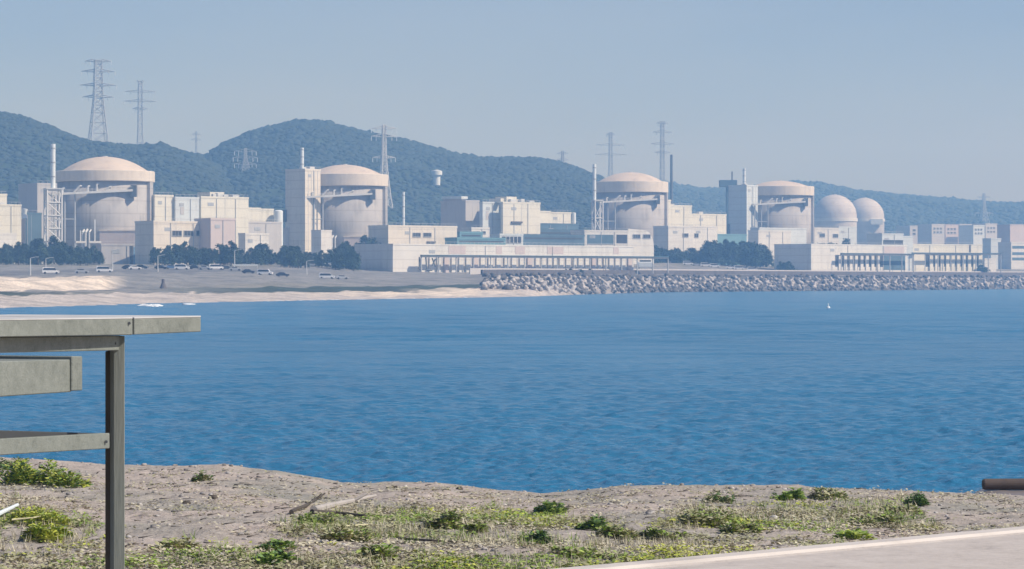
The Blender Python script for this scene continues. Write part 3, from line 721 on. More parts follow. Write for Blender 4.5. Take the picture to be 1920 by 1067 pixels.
for x0, x1 in ((841, 873), (930, 941), (966, 984), (1026, 1056), (1150, 1160)):
    panel(b, T, x0, x1, 461, 476, 'pink', name='wall_panel', v=-.1, label='pinkish panel')
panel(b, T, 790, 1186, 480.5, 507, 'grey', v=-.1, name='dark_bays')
rr = random.Random(4)
x = 789.0
while x < 1180:
    wd = rr.choice((6.5, 7.5, 8, 9)) * (1 if x < 990 else .85)
    m = MB(); u0, u1 = b.u(x), b.u(x + wd); b.rect(m, u0, u1, -.75, -.102, 8.0, b.z(x, 482.5)); part('pier', m, M['white' if rr.random() < .8 else 'pink'], T)
    x += wd + rr.choice((5.5, 6.5, 7)) * (1 if x < 990 else .8)
crane_beam(b, 775, 1238, 480.5, 5.0, T, 7.2, 16)
m = MB()
for (xa, ya, xb, yb) in ((776, 482, 776, 505), (776, 505, 800, 507), (788, 482, 790, 506), (800, 484, 806, 500), (806, 486, 800, 498)):
    ua, ub = b.u(xa), b.u(xb); m.bar(b.at(ua, -3.6, b.z(xa, ya)), b.at(ub, -3.6, b.z(xb, yb)), .28)
part('rake_frame', m, M['darksteel'], T)
# small yard kit in front of the shaded end and the pier row
def gate_machine(px, py, D, label):
    z = zat(py, D); X = xat(px, D); T = thing('rake_machine', (X, D, z), label, 'machine')
    m = MB(); m.box((X, D, z + 3.4), (7.0, 3.2, 2.6)); part('body', m, M['stack'], T, bevel=.3)
    m = MB(); m.box((X, D, z + 5.1), (5.2, 2.6, .8)); part('roof', m, M['dark'], T)
    for s in (-1, 1):
        m = MB(); m.box((X + s * 2.9, D, z + 1.03), (.5, 2.8, 2.06)); part('leg', m, M['steel'], T)
gate_machine(1210, 510, 1288, 'white boxy machine on legs at the right end of the pier row')

b = Blk(1452, 1521, 1700, 458, 1440, z0=7, ang=44)
T = rb('intake_hall', 'second white waterside hall with shaded grey end, right of the dark trees', 'hall', b, 'white', parapet=.25)
e = MB(); b.rect(e, -.1, -.003, 0, b.w, 4, b.z1 - .36); part('end_wall', e, M['white'], T, label='shaded plain grey end wall')
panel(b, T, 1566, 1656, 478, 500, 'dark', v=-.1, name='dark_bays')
x = 1571
while x < 1652:
    m = MB(); b.rect(m, b.u(x), b.u(x + 5.2), -.7, -.102, 8, b.z(x, 479.5)); part('pier', m, M['white'], T); x += 10.2
panel(b, T, 1657, 1695, 462, 479, 'pink', name='wall_panel'); panel(b, T, 1657, 1697, 479, 506, 'bluegrey', name='shaded_bay', v=-.14)  # blue-grey panel paints the bay's shade onto the facade
crane_beam(b, 1564, 1700, 476.5, 4.5, T, 7.2, 7)
b = Blk(None, 1654, 1694, 439, 1560, ang=60, w=14, z0=11); T = rb('pump_house', 'pale flat topped block standing up behind the second waterside hall', 'building', b, 'bluewhite')
panel(b, T, 1656, 1693, 450, 458, 'dark', name='louvre')
b = Blk(None, 1694, 1712, 444, 1570, ang=60, w=10, z0=11); rb('pump_house', 'small pale step right of the flat topped block', 'building', b, 'bluewhite')
b = Blk(1697, 1700, 1842, 458, 1575, z0=7, ang=55); T = rb('intake_hall', 'third white waterside hall, farthest right, above pale piers', 'hall', b, 'cream', parapet=.25)
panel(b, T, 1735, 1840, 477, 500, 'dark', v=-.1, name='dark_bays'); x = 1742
while x < 1836:
    m = MB(); b.rect(m, b.u(x), b.u(x + 6.0), -.7, -.102, 8, b.z(x, 479)); part('pier', m, M['cream'], T); x += 10.2
crane_beam(b, 1700, 1866, 475.5, 4.5, T, 7.6, 8)
panel(b, T, 1817, 1820, 459, 473, 'dark_concrete', name='downpipe', v=-.2)
b = Blk(None, 1846, 1868, 486, 1650, ang=60, w=8, z0=7.5); rb('white_shed', 'small white hut past the end of the third waterside hall', 'building', b, 'white')
b = Blk(None, 1858, 1877, 448, 1900, ang=65, w=10); rb('pale_block', 'pale blue square block among the hazy far buildings', 'building', b, 'bluewhite')

# -------- the two smooth domes
def smooth_dome(pxc, D, r, ys, label, ytop):
    X = xat(pxc, D); T = thing('domed_reactor', (X, D, 11.5), label, 'domed reactor', 'smooth round reactor domes')
    za = zat(ytop, D); zs = za - r
    m = MB(); m.lathe((X, D, 0), [(0, 9), (r, 9), (r, zs)], 80); o = part('drum', m, M['pale_concrete'], T, smooth=True)
    m = MB(); m.lathe((X, D, zs), [(r * math.cos(k / 20 * math.pi / 2) + .001, r * math.sin(k / 20 * math.pi / 2)) for k in range(21)], 80); part('dome', m, M['pale_concrete'], T, smooth=True)
    m = MB(); zz = zs - 4; m.lathe((X, D, 0), [(r, zz), (r + .7, zz), (r + .7, zz + 2.6), (r, zz + 2.6)], 80); part('band', m, M['white'], T)
    m = MB(); m.lathe((X, D, za - .1), [(0, 0), (1.6, -.1), (1.6, .5), (0, .7)], 16); part('vent_cap', m, M['steel'], T)
    return T
smooth_dome(1565, 2300, 18.3, 0, 'left and nearer of the two smooth round domes at right', 365)
T = smooth_dome(1621, 2550, 18.0, 0, 'right and farther of the two smooth round domes', 371)
X = xat(1644, 2530); m = MB(); m.box((X, 2533, zat(416, 2533)), (11, 6, 5)); part('equipment_hatch', m, M['bluewhite'], T)

# -------- hazy far buildings at right
rr = random.Random(31)
far = [(1706, 1744, 424, 2500, 'grey'), (1747, 1771, 421, 2450, 'grey'), (1773, 1797, 422, 2460, 'pink'), (1799, 1822, 421, 2470, 'grey'), (1825, 1846, 423, 2440, 'bluewhite'), (1848, 1870, 420, 2480, 'grey'), (1873, 1888, 423, 2500, 'grey')]
labs = ['lowest grey block at the left of the hazy far row', 'second block from the left in the hazy far row', 'third block from the left in the hazy far row', 'middle block of the hazy far row', 'palest block of the hazy far row', 'tallest block of the hazy far row', 'narrow block at the right end of the hazy far row']
for (x0, x1, y, D, mt), lab in zip(far, labs):
    b = Blk(None, x0, x1, y, D, ang=60, w=20); T = rb('far_block', lab, 'building', b, mt, group='hazy far buildings')
    q = (x1 - x0) / 4
    windows(b, T, [(x0 + q * (.6 + k), x0 + q * (1.1 + k), y + 6 + 7 * j, y + 9 + 7 * j) for k in range(3) for j in range(2)])
b = Blk(None, 1894, 1960, 422, 1950, ang=60, w=14); rb('far_block', 'pinkish tall block cut by the right edge', 'building', b, 'pink')
b = Blk(None, 1896, 1975, 455, 1850, ang=62, w=14, z0=9); T = rb('banded_block', 'white banded block low at the right edge', 'building', b, 'white')
for y in (461, 473, 483): panel(b, T, 1898, 1965, y, y + 5, 'bluegrey', name='window_band')

# small white hillside tank tower and switchyard bits
def hill_tower(px, y0, y1, D, label):
    X = xat(px, D); z0, z1 = zat(y1, D), zat(y0, D); T = thing('water_tower', (X, D, z0), label, 'water tower')
    m = MB(); m.lathe((X, D, 0), [(0, z0 - 4), (2.4, z0 - 4), (2.6, z1 - 5), (0, z1 - 5)], 20); part('shaft', m, M['stack'], T)
    m = MB(); m.lathe((X, D, 0), [(0, z1 - 4.99), (3.0, z1 - 4.99), (4.0, z1 - 4), (4.0, z1 - 1), (0, z1)], 20); part('tank_head', m, M['stack'], T)
Dw = next(D for D in range(1800, 2340, 5) if HY - (hill_z(HILLS[1], 819.0, float(D)) - H) / D * F < 352)
hill_tower(819, 318, 350, Dw, 'small white water tower on the green slope of the middle hill')
# ---------------------------------------------------------------- pylons
def hill_ground(px, D):
    z = 11.0
    for h in HILLS:
        if h['a'] <= px <= h['b'] and h['Dr'] - h['wf'] <= D <= h['Dr'] + h['wb']:
            z = max(z, float(hill_z(h, px, D)))
    return z
def pylon(px, ytop, D, label, arms, wb=9.5, wt=1.7, t=.34, rz=20, mat='steel', zb=None):
    X = xat(px, D); zb = hill_ground(px, D) - 1 if zb is None else zb; zt = zat(ytop, D); Ht = zt - zb
    T = thing('pylon', (X, D, zb), label, 'pylon', 'power pylons on the hills')
    an = R_(rz); ca, sa = math.cos(an), math.sin(an)
    def hw(f): return (wb + (wt * 1.3 - wb) * min(f / .6, 1) ** .8) / 2 if f < .6 else (wt * 1.3 + (wt - wt * 1.3) * (f - .6) / .4) / 2
    def c(i, f):
        sx, sy = ((-1, -1), (1, -1), (1, 1), (-1, 1))[i % 4]; q = hw(f)
        return Vector((X + (sx * ca - sy * sa) * q, D + (sx * sa + sy * ca) * q, zb + f * Ht))
    fr = [0, .13, .25, .36, .46, .54, .61, .68, .75, .82, .89, .96, 1]
    for i in range(4):
        m = MB()
        for f0, f1 in zip(fr[:-1], fr[1:]): m.bar(c(i, f0), c(i, f1), t * (1.15 - .5 * f0))
        part('leg', m, M[mat], T)
    m = MB()
    for k, (f0, f1) in enumerate(zip(fr[:-1], fr[1:])):
        for i in range(4):
            m.bar(c(i, f0), c(i + 1, f1), t * .55); m.bar(c(i + 1, f0), c(i, f1), t * .55); m.bar(c(i, f1), c(i + 1, f1), t * .55)
    part('lattice', m, M[mat], T)
    for yy, half in arms:
        z = zat(yy, D); m = MB()
        for s in (-1, 1):
            tip = Vector((X + s * half * math.cos(R_(8)), D + s * half * math.sin(R_(8)), z + .2)); q = wt * .6
            for b in (-1, 1):
                m.bar((X + s * q, D + b * q, z + 1.6), tip, t * .6); m.bar((X + s * q, D + b * q, z - .3), tip, t * .7)
            for k in range(1, 4):
                a = Vector((X + s * q, D, z - .3)).lerp(tip, k / 4); b2 = Vector((X + s * q, D, z + 1.6)).lerp(tip, k / 4); m.bar(a, b2, t * .5)
            m.bar((X - q, D - q, z), (X + q, D - q, z), t * .6)
        part('crossarm', m, M[mat], T)
        if half > 3:
            for s in (-1, 1):
                for fx in (1, .62):
                    m = MB(); px_, py_ = X + s * half * fx * math.cos(R_(8)), D + s * half * fx * math.sin(R_(8))
                    m.bar((px_, py_, z), (px_, py_, z - 3.0), .22, 6); part('insulator', m, M['stack'], T)
    return T
pylon(184, 113, 2160, 'largest lattice pylon, standing on the ridge at left', [(115, 10), (134, 13), (160, 14), (182, 12)], wb=17, wt=5.2, t=.40)
pylon(263, 152, 2560, 'slimmer lattice pylon on the saddle right of the largest one', [(153, 3), (172, 14), (190, 15), (204, 7)], wb=14, wt=3.2, t=.36)
pylon(368, 246, 3100, 'tiny faint pylon in the notch between the left and middle hills', [(252, 5), (262, 6)], wb=7, wt=1.5, t=.28)
pylon(460, 278, 2060, 'faint pylon in front of the left slope of the middle hill', [(284, 8), (296, 9), (308, 8)], wb=8, wt=1.8, t=.17)
pylon(720, 234, 1960, 'pale pylon in front of the middle hill, right above the second domed drum', [(241, 9), (256, 9), (296, 8)], wb=10, wt=2.2, t=.34, mat='palesteel')
pylon(1055, 283, 2480, 'small pylon at the right shoulder of the middle hill', [(288, 5), (300, 6)], wb=7, wt=1.6, t=.3)
pylon(1145, 248, 2700, 'lattice pylon with wide arms above the third domed drum', [(252, 4), (272, 14), (290, 16)], wb=11, wt=2.4, t=.28)
pylon(1242, 228, 2500, 'tall dark pylon just right of the third domed drum', [(231, 5), (248, 9), (270, 11), (286, 7)], wb=12, wt=2.6, t=.32)
pylon(1845, 362, 3000, 'very faint pylon on the far ridge near the right edge', [(370, 8), (400, 10)], wb=9, wt=2, t=.3)
m = MB(); X = xat(1259, 1900); m.bar((X, 1900, 10), (X, 1900, zat(290, 1900)), 1.3, 10, .9)
solo('chimney', m, M['darksteel'], (X, 1900, 11), 'thin dark chimney right of the tall dark pylon', 'chimney')

# ---------------------------------------------------------------- trees in the plant
LQ_V = np.array([(-.5, 0, 0), (.5, 0, 0), (.45, 0, .8), (-.45, .1, .8)], float)
def tree_mesh(seed, conifer):
    r = np.random.RandomState(seed); vs = []; fs = []; n = 0
    cl = []
    for k in range(34):
        f = r.rand(); a = r.rand() * 6.28
        if conifer: z = .10 + .84 * f; rad = (1 - f) ** .6 * .40 * (.5 + .5 * r.rand())
        else: z = .14 + .74 * f; rad = .38 * math.sin(math.pi * (.22 + .7 * f)) * r.rand() ** .5
        cl.append((rad * math.cos(a), rad * math.sin(a), z, r.uniform(.09, .15) * (1.15 - .5 * f)))
    for (x, y, z, s) in cl:
        k = 46; d = r.normal(size=(k, 3)); d /= np.linalg.norm(d, axis=1)[:, None]
        p = np.array([x, y, z]) + d * s * r.uniform(.5, 1.45, k)[:, None]
        for i in range(k):
            q = r.normal(size=(2, 3)); u = q[0] / np.linalg.norm(q[0]); v = np.cross(u, q[1]); v /= np.linalg.norm(v)
            L = r.uniform(.022, .04)
            vs += [p[i] - u * L, p[i] + v * L * .8, p[i] + u * L, p[i] - v * L * .8]; fs.append((n, n + 1, n + 2, n + 3)); n += 4
        core = LUMPS[r.randint(8)] * s * .55 + np.array([x, y, z])
        vs += list(core); tri = [(a + n, b + n, c + n, c + n) for a, b, c in IF]
        fs += tri; n += len(core)
    # triangles were written as degenerate quads: split lists instead
    f3 = [f[:3] for f in fs if f[2] == f[3]] + [t for f in fs if f[2] != f[3] for t in ((f[0], f[1], f[2]), (f[0], f[2], f[3]))]
    return mesh_np('crown', np.array(vs), np.array(f3), M['pine'])
def trunk_mesh(seed):
    r = random.Random(seed); m = MB(); top = Vector((r.uniform(-.03, .03), r.uniform(-.03, .03), .85))
    m.bar((0, 0, -.06), (top.x * .5, top.y * .5, .42), .026, 7, .018); m.bar((top.x * .5, top.y * .5, .42), top, .018, 7, .006)
    for k in range(6):
        a = r.random() * 6.28; z = .25 + .09 * k; m.bar((top.x * z, top.y * z, z), (.2 * math.cos(a), .2 * math.sin(a), z + .1), .009, 5, .003)
    me = bpy.data.meshes.new('trunk'); me.from_pydata(m.v, [], m.f); me.materials.append(M['bark']); return me
CROWN = [tree_mesh(k, k % 2 == 0) for k in range(6)]; TRUNK = [trunk_mesh(k) for k in range(3)]
rt = random.Random(5)
def tree(X, Y, z, h, wd, label, group, name='pine_tree'):
    T = empty(name, (X, Y, z - .15)); tag(T, label, 'tree', group); T.rotation_euler = (0, 0, rt.random() * 6.28)
    T.scale = (wd, wd, h)
    link('trunk', rt.choice(TRUNK), T); link('crown', rt.choice(CROWN), T)
def tree_row(x0, x1, n, D0, D1, ytop, label, group, ybase=None, var=.32, aspect=.85, name='pine_tree'):
    for k in range(n):
        px = x0 + (x1 - x0) * (k + .5 + rt.uniform(-.3, .3)) / n; D = rt.uniform(D0, D1)
        z = shore_z(px, D); yt = ytop(px) if callable(ytop) else ytop
        h = max(2.5, (zat(yt, D) - z) * rt.uniform(1 - var, 1.06)); tree(xat(px, D), D, z, h, h * aspect * rt.uniform(.85, 1.15), label, group, name)
tree_row(-25, 188, 26, 1075, 1135, lambda x: np.interp(x, [0, 40, 100, 150, 190], [459, 447, 445, 454, 462]), 'dark pine in the dense row in front of the nearest reactor building', 'dark pines below the nearest reactor building', aspect=1.0)
tree_row(283, 447, 17, 1080, 1115, lambda x: 458 + 5 * math.sin(x * .07), 'dark tree in the row behind the parked cars, below the three dark windows', 'dark trees below the low beige building', aspect=1.05)
tree_row(448, 575, 14, 1090, 1150, lambda x: 460 + 5 * math.sin(x * .1), 'dark tree in the row in front of the shaded tower', 'dark trees below the shaded tower', aspect=1.05)
tree_row(572, 668, 13, 1120, 1200, lambda x: np.interp(x, [572, 600, 625, 668], [470, 470, 456, 452]), 'dark tree in the row under the second domed drum', 'dark trees under the second domed drum', aspect=1.0)
tree_row(640, 715, 6, 1255, 1275, lambda x: 444, 'dark tree peeping over the shaded end of the long white hall', 'dark trees behind the long white hall', aspect=1.0)
tree_row(1228, 1442, 30, 1450, 1520, lambda x: np.interp(x, [1228, 1260, 1300, 1340, 1400, 1460], [462, 456, 459, 449, 452, 460]), 'dark tree in the wide belt between the two white waterside halls', 'dark trees between the two waterside halls', aspect=1.1)
tree_row(1498, 1600, 10, 1690, 1735, lambda x: 449, 'small dark tree above the roof of the second waterside hall', 'small trees above the second waterside hall', aspect=1.2)
tree_row(1600, 1660, 5, 1760, 1790, lambda x: 452, 'small dark tree left of the flat topped pump block', 'small trees left of the pump block', aspect=1.2)
# low bushes on the banks
tree_row(1458, 1482, 3, 1412, 1420, lambda x: 490, 'dark bush against the shaded end of the second waterside hall', 'bushes against the second waterside hall', aspect=1.3, name='bush')
tree_row(1700, 1860, 10, 1600, 1625, lambda x: 496, 'low green bush on the bank below the third waterside hall', 'bushes on the bank at right', aspect=1.9, name='bush')
tree_row(985, 1110, 8, 1180, 1205, lambda x: 505, 'low dark bush on the bank below the pier row', 'bushes below the pier row', aspect=2.0, name='bush')

# ---------------------------------------------------------------- cars, lamp posts, barriers
def car_paint(name, c):
    m, nt, b = mat_base(name, .3); b.inputs['Base Color'].default_value = (*c, 1); b.inputs['Coat Weight'].default_value = .5
    nt.links.new(ramp(nt, [(.3, tuple(x * .9 for x in c)), (.7, c)], noise(nt, 2, 3)), b.inputs['Base Color']); return m
PAINT = {'white': car_paint('white_car_paint', (.8, .8, .8)), 'dark': car_paint('dark_car_paint', (.03, .035, .045)), 'silver': car_paint('silver_car_paint', (.42, .44, .46)), 'blue': car_paint('blue_car_paint', (.10, .18, .34))}
RUBBER = wall_mat('tyre_rubber', (.03, .03, .03), .1, .8)
def car(px, py, paint, van, rz, label, group, D=None):
    D = D or shore_hit(px, py); X = xat(px, D); z = shore_z(px, D) + .04; L, W2 = (5.2, 1.0) if van else (4.5, .9)
    T = thing('parked_van' if van else 'parked_car', (X, D, z), label, 'van' if van else 'car', group)
    ca, sa = math.cos(R_(rz)), math.sin(R_(rz))
    def Q(x, y, h): return (X + x * ca - y * sa, D + x * sa + y * ca, z + h)
    if van: prof = [(-L / 2, .35), (L / 2, .35), (L / 2, 1.0), (L / 2 - .9, 1.15), (L / 2 - 1.5, 2.0), (-L / 2 + .1, 2.05), (-L / 2, 1.0)]
    else: prof = [(-L / 2, .3), (L / 2, .3), (L / 2, .75), (L / 2 - 1.1, .92), (L / 2 - 1.9, 1.45), (-L / 2 + 1.2, 1.47), (-L / 2 + .4, .98), (-L / 2, .9)]
    n = len(prof); m = MB()
    inn = [1 if h < 1.05 else .82 for _, h in prof]
    vs = [Q(x, -W2 * q, h) for (x, h), q in zip(prof, inn)] + [Q(x, W2 * q, h) for (x, h), q in zip(prof, inn)]
    m.add(vs, [tuple(range(n)), tuple(reversed(range(n, 2 * n)))] + [(i, n + i, n + (i + 1) % n, (i + 1) % n) for i in range(n)])
    part('body', m, PAINT[paint], T, bevel=.07)
    g = MB(); zt, zb = (1.85, 1.2) if van else (1.38, 1.0); xa, xb = (-L / 2 + .5, L / 2 - 1.35) if van else (-L / 2 + 1.05, L / 2 - 1.75)
    for s in (-1, 1):
        g.add([Q(xa - .3, s * W2 * .99, zb), Q(xb + .45, s * W2 * .99, zb), Q(xb, s * W2 * .88, zt), Q(xa, s * W2 * .88, zt),
               Q(xa - .3, s * W2 * .8, zb), Q(xb + .45, s * W2 * .8, zb), Q(xb, s * W2 * .7, zt), Q(xa, s * W2 * .7, zt)],
              [(0, 1, 2, 3), (7, 6, 5, 4), (0, 4, 5, 1), (1, 5, 6, 2), (2, 6, 7, 3), (3, 7, 4, 0)])
    part('side_window', g, M['glass'], T)
    for x in (-L / 2 + .85, L / 2 - .85):
        for s in (-1, 1):
            w_ = MB(); w_.bar(Q(x, s * (W2 - .18), .34), Q(x, s * (W2 + .03), .34), .34, 14); part('wheel', w_, RUBBER, T)
car(95, 514, 'white', True, 12, 'white van on the shore road farthest left, below the dark pines', 'cars on the shore road')
car(153, 513, 'silver', False, 8, 'pale car on the shore road just above the cream sand bank', 'cars on the shore road')
car(196, 511, 'white', True, 5, 'white van on the road in front of the blue panelled door building', 'cars on the shore road')
cars = [(241, 505, 'dark', 0, 'dark car left of the white one by the blue door'), (253, 506, 'white', 0, 'small white car by the blue door, between dark cars'), (266, 504, 'dark', 0, 'dark car right of the white one by the blue door'),
 (302, 505, 'dark', 0, 'dark car at the left end of the row behind the shore road'), (322, 505, 'blue', 0, 'blue car second in the row below the three dark windows'), (341, 506, 'white', 1, 'white van in the row below the three dark windows'),
 (366, 505, 'dark', 0, 'dark car right of the white van in the row'), (384, 506, 'silver', 0, 'silver car in the middle of the row'), (405, 506, 'white', 1, 'white van near the right end of the row, dark car beside it'),
 (425, 506, 'dark', 0, 'dark car at the right end of the row'), (441, 508, 'silver', 0, 'silver car standing apart beside the lamp post'), (466, 513, 'dark', 0, 'dark car alone on the grey bank left of the bright white van'),
 (497, 516, 'white', 1, 'bright white van alone on the grey bank'), (530, 519, 'dark', 0, 'dark car alone right of the bright white van'), (613, 523, 'white', 1, 'white van low on the bank left of the shaded hall end'),
 (641, 524, 'silver', 0, 'small pale car next to the shaded hall end'), (557, 500, 'silver', 0, 'silver car in front of the trees below the shaded tower'), (585, 500, 'silver', 0, 'silver car in the row under the second domed drum'), (604, 500, 'dark', 0, 'dark car in the row under the second domed drum'), (624, 500, 'white', 0, 'pale car in the row under the second domed drum'), (644, 500, 'dark', 0, 'dark car nearest the shaded hall end in the row')]
for px, py, c, v, lab in cars: car(px, py, c, bool(v), rt.uniform(-12, 18), lab, 'cars parked on the plant shore')
for px, c, v, lab in ((1290, 'white', 1, 'white van at the left end of the row before the dark tree belt'), (1306, 'silver', 0, 'pale car second in the row before the dark tree belt'), (1323, 'white', 1, 'white van third in the row before the dark tree belt'), (1340, 'white', 1, 'white van fourth in the row before the dark tree belt'), (1369, 'white', 0, 'white car after the gap in the row before the dark trees'), (1386, 'white', 1, 'white van right of the gap in the row before the dark trees'), (1411, 'white', 1, 'single white van at the right end before the dark trees')):
    car(px, 493.5, c, bool(v), rt.uniform(-5, 5), lab, 'cars before the dark tree belt', D=1424)
def lamp_post(px, y0, y1, label, D=None):
    D = D or shore_hit(px, y1); X = xat(px, D); z = shore_z(px, D); z1 = zat(y0, D)
    T = thing('street_lamp', (X, D, z), label, 'street lamp', 'lamp posts on the plant shore')
    m = MB(); m.bar((X, D, z - .3), (X, D, z1), .20, 8, .12); part('pole', m, M['palesteel'], T)
    m = MB(); m.bar((X, D, z1), (X + 1.6, D - .3, z1 + .35), .10, 6); part('arm', m, M['palesteel'], T)
    m = MB(); m.box((X + 2.0, D - .35, z1 + .35), (1.0, .4, .22)); part('lamp_head', m, M['steel'], T, bevel=.05)
for px, y0, y1, lab in ((57, 484, 516, 'lamp post farthest left, in front of the dark pines'), (86, 485, 511, 'lamp post second from left, in front of the dark pines'), (211, 470, 508, 'lamp post before the blue panelled door building'), (296, 480, 508, 'lamp post at the left end of the parked row'), (440, 470, 503, 'lamp post at the right end of the parked row'), (575, 490, 516, 'lamp post on the bank under the second domed drum'), (560, 462, 500, 'lamp post before the shaded tower')):
    lamp_post(px, y0, y1, lab)
def barrier(px0, px1, y, hpx, label):
    D = shore_hit((px0 + px1) / 2, y); X0, X1 = xat(px0, D), xat(px1, D); z = shore_z((px0 + px1) / 2, D); hh = hpx / F * D
    T = thing('roadside_fence', ((X0 + X1) / 2, D, z), label, 'fence'); m = MB(); m.box(((X0 + X1) / 2, D, z + hh), (X1 - X0, .25, .5)); part('rail', m, M['stack'], T)
    n = max(3, int((X1 - X0) / 3))
    for i in range(n): m = MB(); m.box((X0 + .3 + (X1 - X0 - .6) * i / (n - 1), D + .22, z + hh / 2), (.2, .15, hh)); part('post', m, M['palesteel'], T)
barrier(437, 484, 503, 6, 'white roadside rail in front of the dark trees right of the parked row')
barrier(555, 655, 501, 7, 'long pale roadside rail under the second domed drum')
# figure-like marker on the bank
D = shore_hit(306, 541); X = xat(306, D); z = shore_z(306, D)
m = MB(); m.lathe((X, D, z), [(0, -.2), (1.1, -.2), (.75, .8), (.45, 1.6), (.4, 2.6), (0, 2.7)], 10)
solo('mooring_post', m, M['dark_concrete'], (X, D, z), 'dark stubby post standing alone on the grey bank', 'post')

# sea wall above the armour blocks
cp = [905, 960, 1040, 1120, 1240, 1360, 1480, 1600, 1760, 1920, 2100, 2300]
P = []
for px in cp:
    d, zz = shore_cols(px); D = d[8] if px >= 1000 else np.interp(px, [905, 1000], [1090, d[8]]); P.append((xat(px, D), D, float(np.interp(D, d, zz))))
m = MB(); k = len(P)
for (x, y, z) in P: m.v += [(x, y, z - 2), (x, y, z + 1.9), (x - .8, y + .5, z + 1.9), (x - .8, y + .5, z - 2)]
m.f = [(0, 1, 2, 3), tuple(4 * (k - 1) + i for i in (3, 2, 1, 0))] + [(4 * i + a, 4 * i + 4 + a, 4 * i + 4 + b, 4 * i + b) for i in range(k - 1) for a, b in ((0, 1), (1, 2), (2, 3), (3, 0))]
solo('sea_wall', m, M['dark_concrete'], P[4], 'long dark parapet wall running above the concrete armour blocks', 'wall')  # parapet concrete is dark along its whole length
m = MB()
for (x, y, z) in P: m.v += [(x - 5.0, y + 4.0, z - 1), (x - 5.0, y + 4.0, z + 2.5), (x - 5.4, y + 4.3, z + 2.5), (x - 5.4, y + 4.3, z - 1)]
m.f = [(0, 1, 2, 3), tuple(4 * (k - 1) + i for i in (3, 2, 1, 0))] + [(4 * i + a, 4 * i + 4 + a, 4 * i + 4 + b, 4 * i + b) for i in range(k - 1) for a, b in ((0, 1), (1, 2), (2, 3), (3, 0))]
solo('kerb_wall', m, M['grey'], (P[4][0] + 5, P[4][1] + 5, P[4][2]), 'low pale wall behind the dark parapet', 'wall')

# ---------------------------------------------------------------- tetrapods
M['tetra'] = wall_mat('armour_concrete', (.46, .425, .395), .20, sc=.25)
M['rubble'] = wall_mat('rubble_stone', (.12, .112, .105), .3, sc=.4)
def tetra_mesh():
    m = MB(); dirs = [Vector((0, 0, 1))] + [Vector((math.cos(a) * .943, math.sin(a) * .943, -.333)) for a in (0, 2.094, 4.189)]
    for d in dirs:
        m.bar(Vector((0, 0, 0)) - d * .25, d * 2.15, 1.12, 12, .68); m.bar(d * 2.15, d * 2.38, .68, 12, .48)
    me = bpy.data.meshes.new('tetrapod'); me.from_pydata(m.v, [], m.f)
    bm = bmesh.new(); bm.from_mesh(me); bmesh.ops.recalc_face_normals(bm, faces=bm.faces); bm.to_mesh(me); bm.free()
    me.materials.append(M['tetra']); return me
TM = tetra_mesh(); TMW = TM.copy(); TMW.materials[0] = wall_mat('wet_armour_concrete', (.17, .165, .155), .25, .5, sc=.3)
rs = random.Random(9); cnt = 0
for row in range(4):
    n = 73
    for k in range(n):
        px = 908 + (2000 - 908) * (k + .25 * row + rs.uniform(-.25, .25)) / n
        d, zz = shore_cols(px)
        if px < 1100:
            sh = np.clip((px - 905) / 160, 0, 1); f0 = 1.2 + (1 - sh) * 2.0
            j = f0 + (5.4 - f0) * (row + .3) / 4
        else: j = 1.0 + 4.2 * (row + .3) / 4
        jj = np.arange(len(d)); D = float(np.interp(j, jj, d)); z = float(np.interp(j, jj, zz))
        o = link('tetrapod', TM, None, (xat(px, D), D + rs.uniform(-.8, .8), z + .35 + rs.uniform(-.3, .4)))
        o.rotation_euler = (rs.uniform(0, 6.28), rs.uniform(0, 6.28), rs.uniform(0, 6.28)); s = rs.uniform(.62, .95); o.scale = (s, s, s)
        if row == 0 and px > 1080:
            o.data = TMW; tag(o, 'dark wet four-legged concrete armour block at the waterline of the breakwater', 'tetrapod', 'wet tetrapods at the waterline'); cnt += 1; continue
        tag(o, 'pale four-legged concrete armour block piled along the breakwater', 'tetrapod', 'tetrapods along the breakwater'); cnt += 1
rs2 = np.random.RandomState(4); Pp = []; Sp = []
for k in range(900):
    px = rs2.uniform(905, 2000); d, zz = shore_cols(px); j = rs2.uniform(1.0, 6.8) if px > 1080 else rs2.uniform(2.6, 6.8)
    jj = np.arange(len(d)); D = np.interp(j, jj, d); z = np.interp(j, jj, zz); Pp.append((xat(px, D), D, z + .3)); s = rs2.uniform(.6, 1.5); Sp.append((s, s * .9, s * .8))
ROCKS = [lump(40 + k, .5) for k in range(6)]
v, f = scatter(ROCKS, IF, np.array(Pp), np.array(Sp), rs2)
tag(link('rubble_rocks', mesh_np('rubble_rocks', v, f, M['rubble'])), 'dark broken rocks filling the gaps between the armour blocks', 'rocks', kind='stuff')

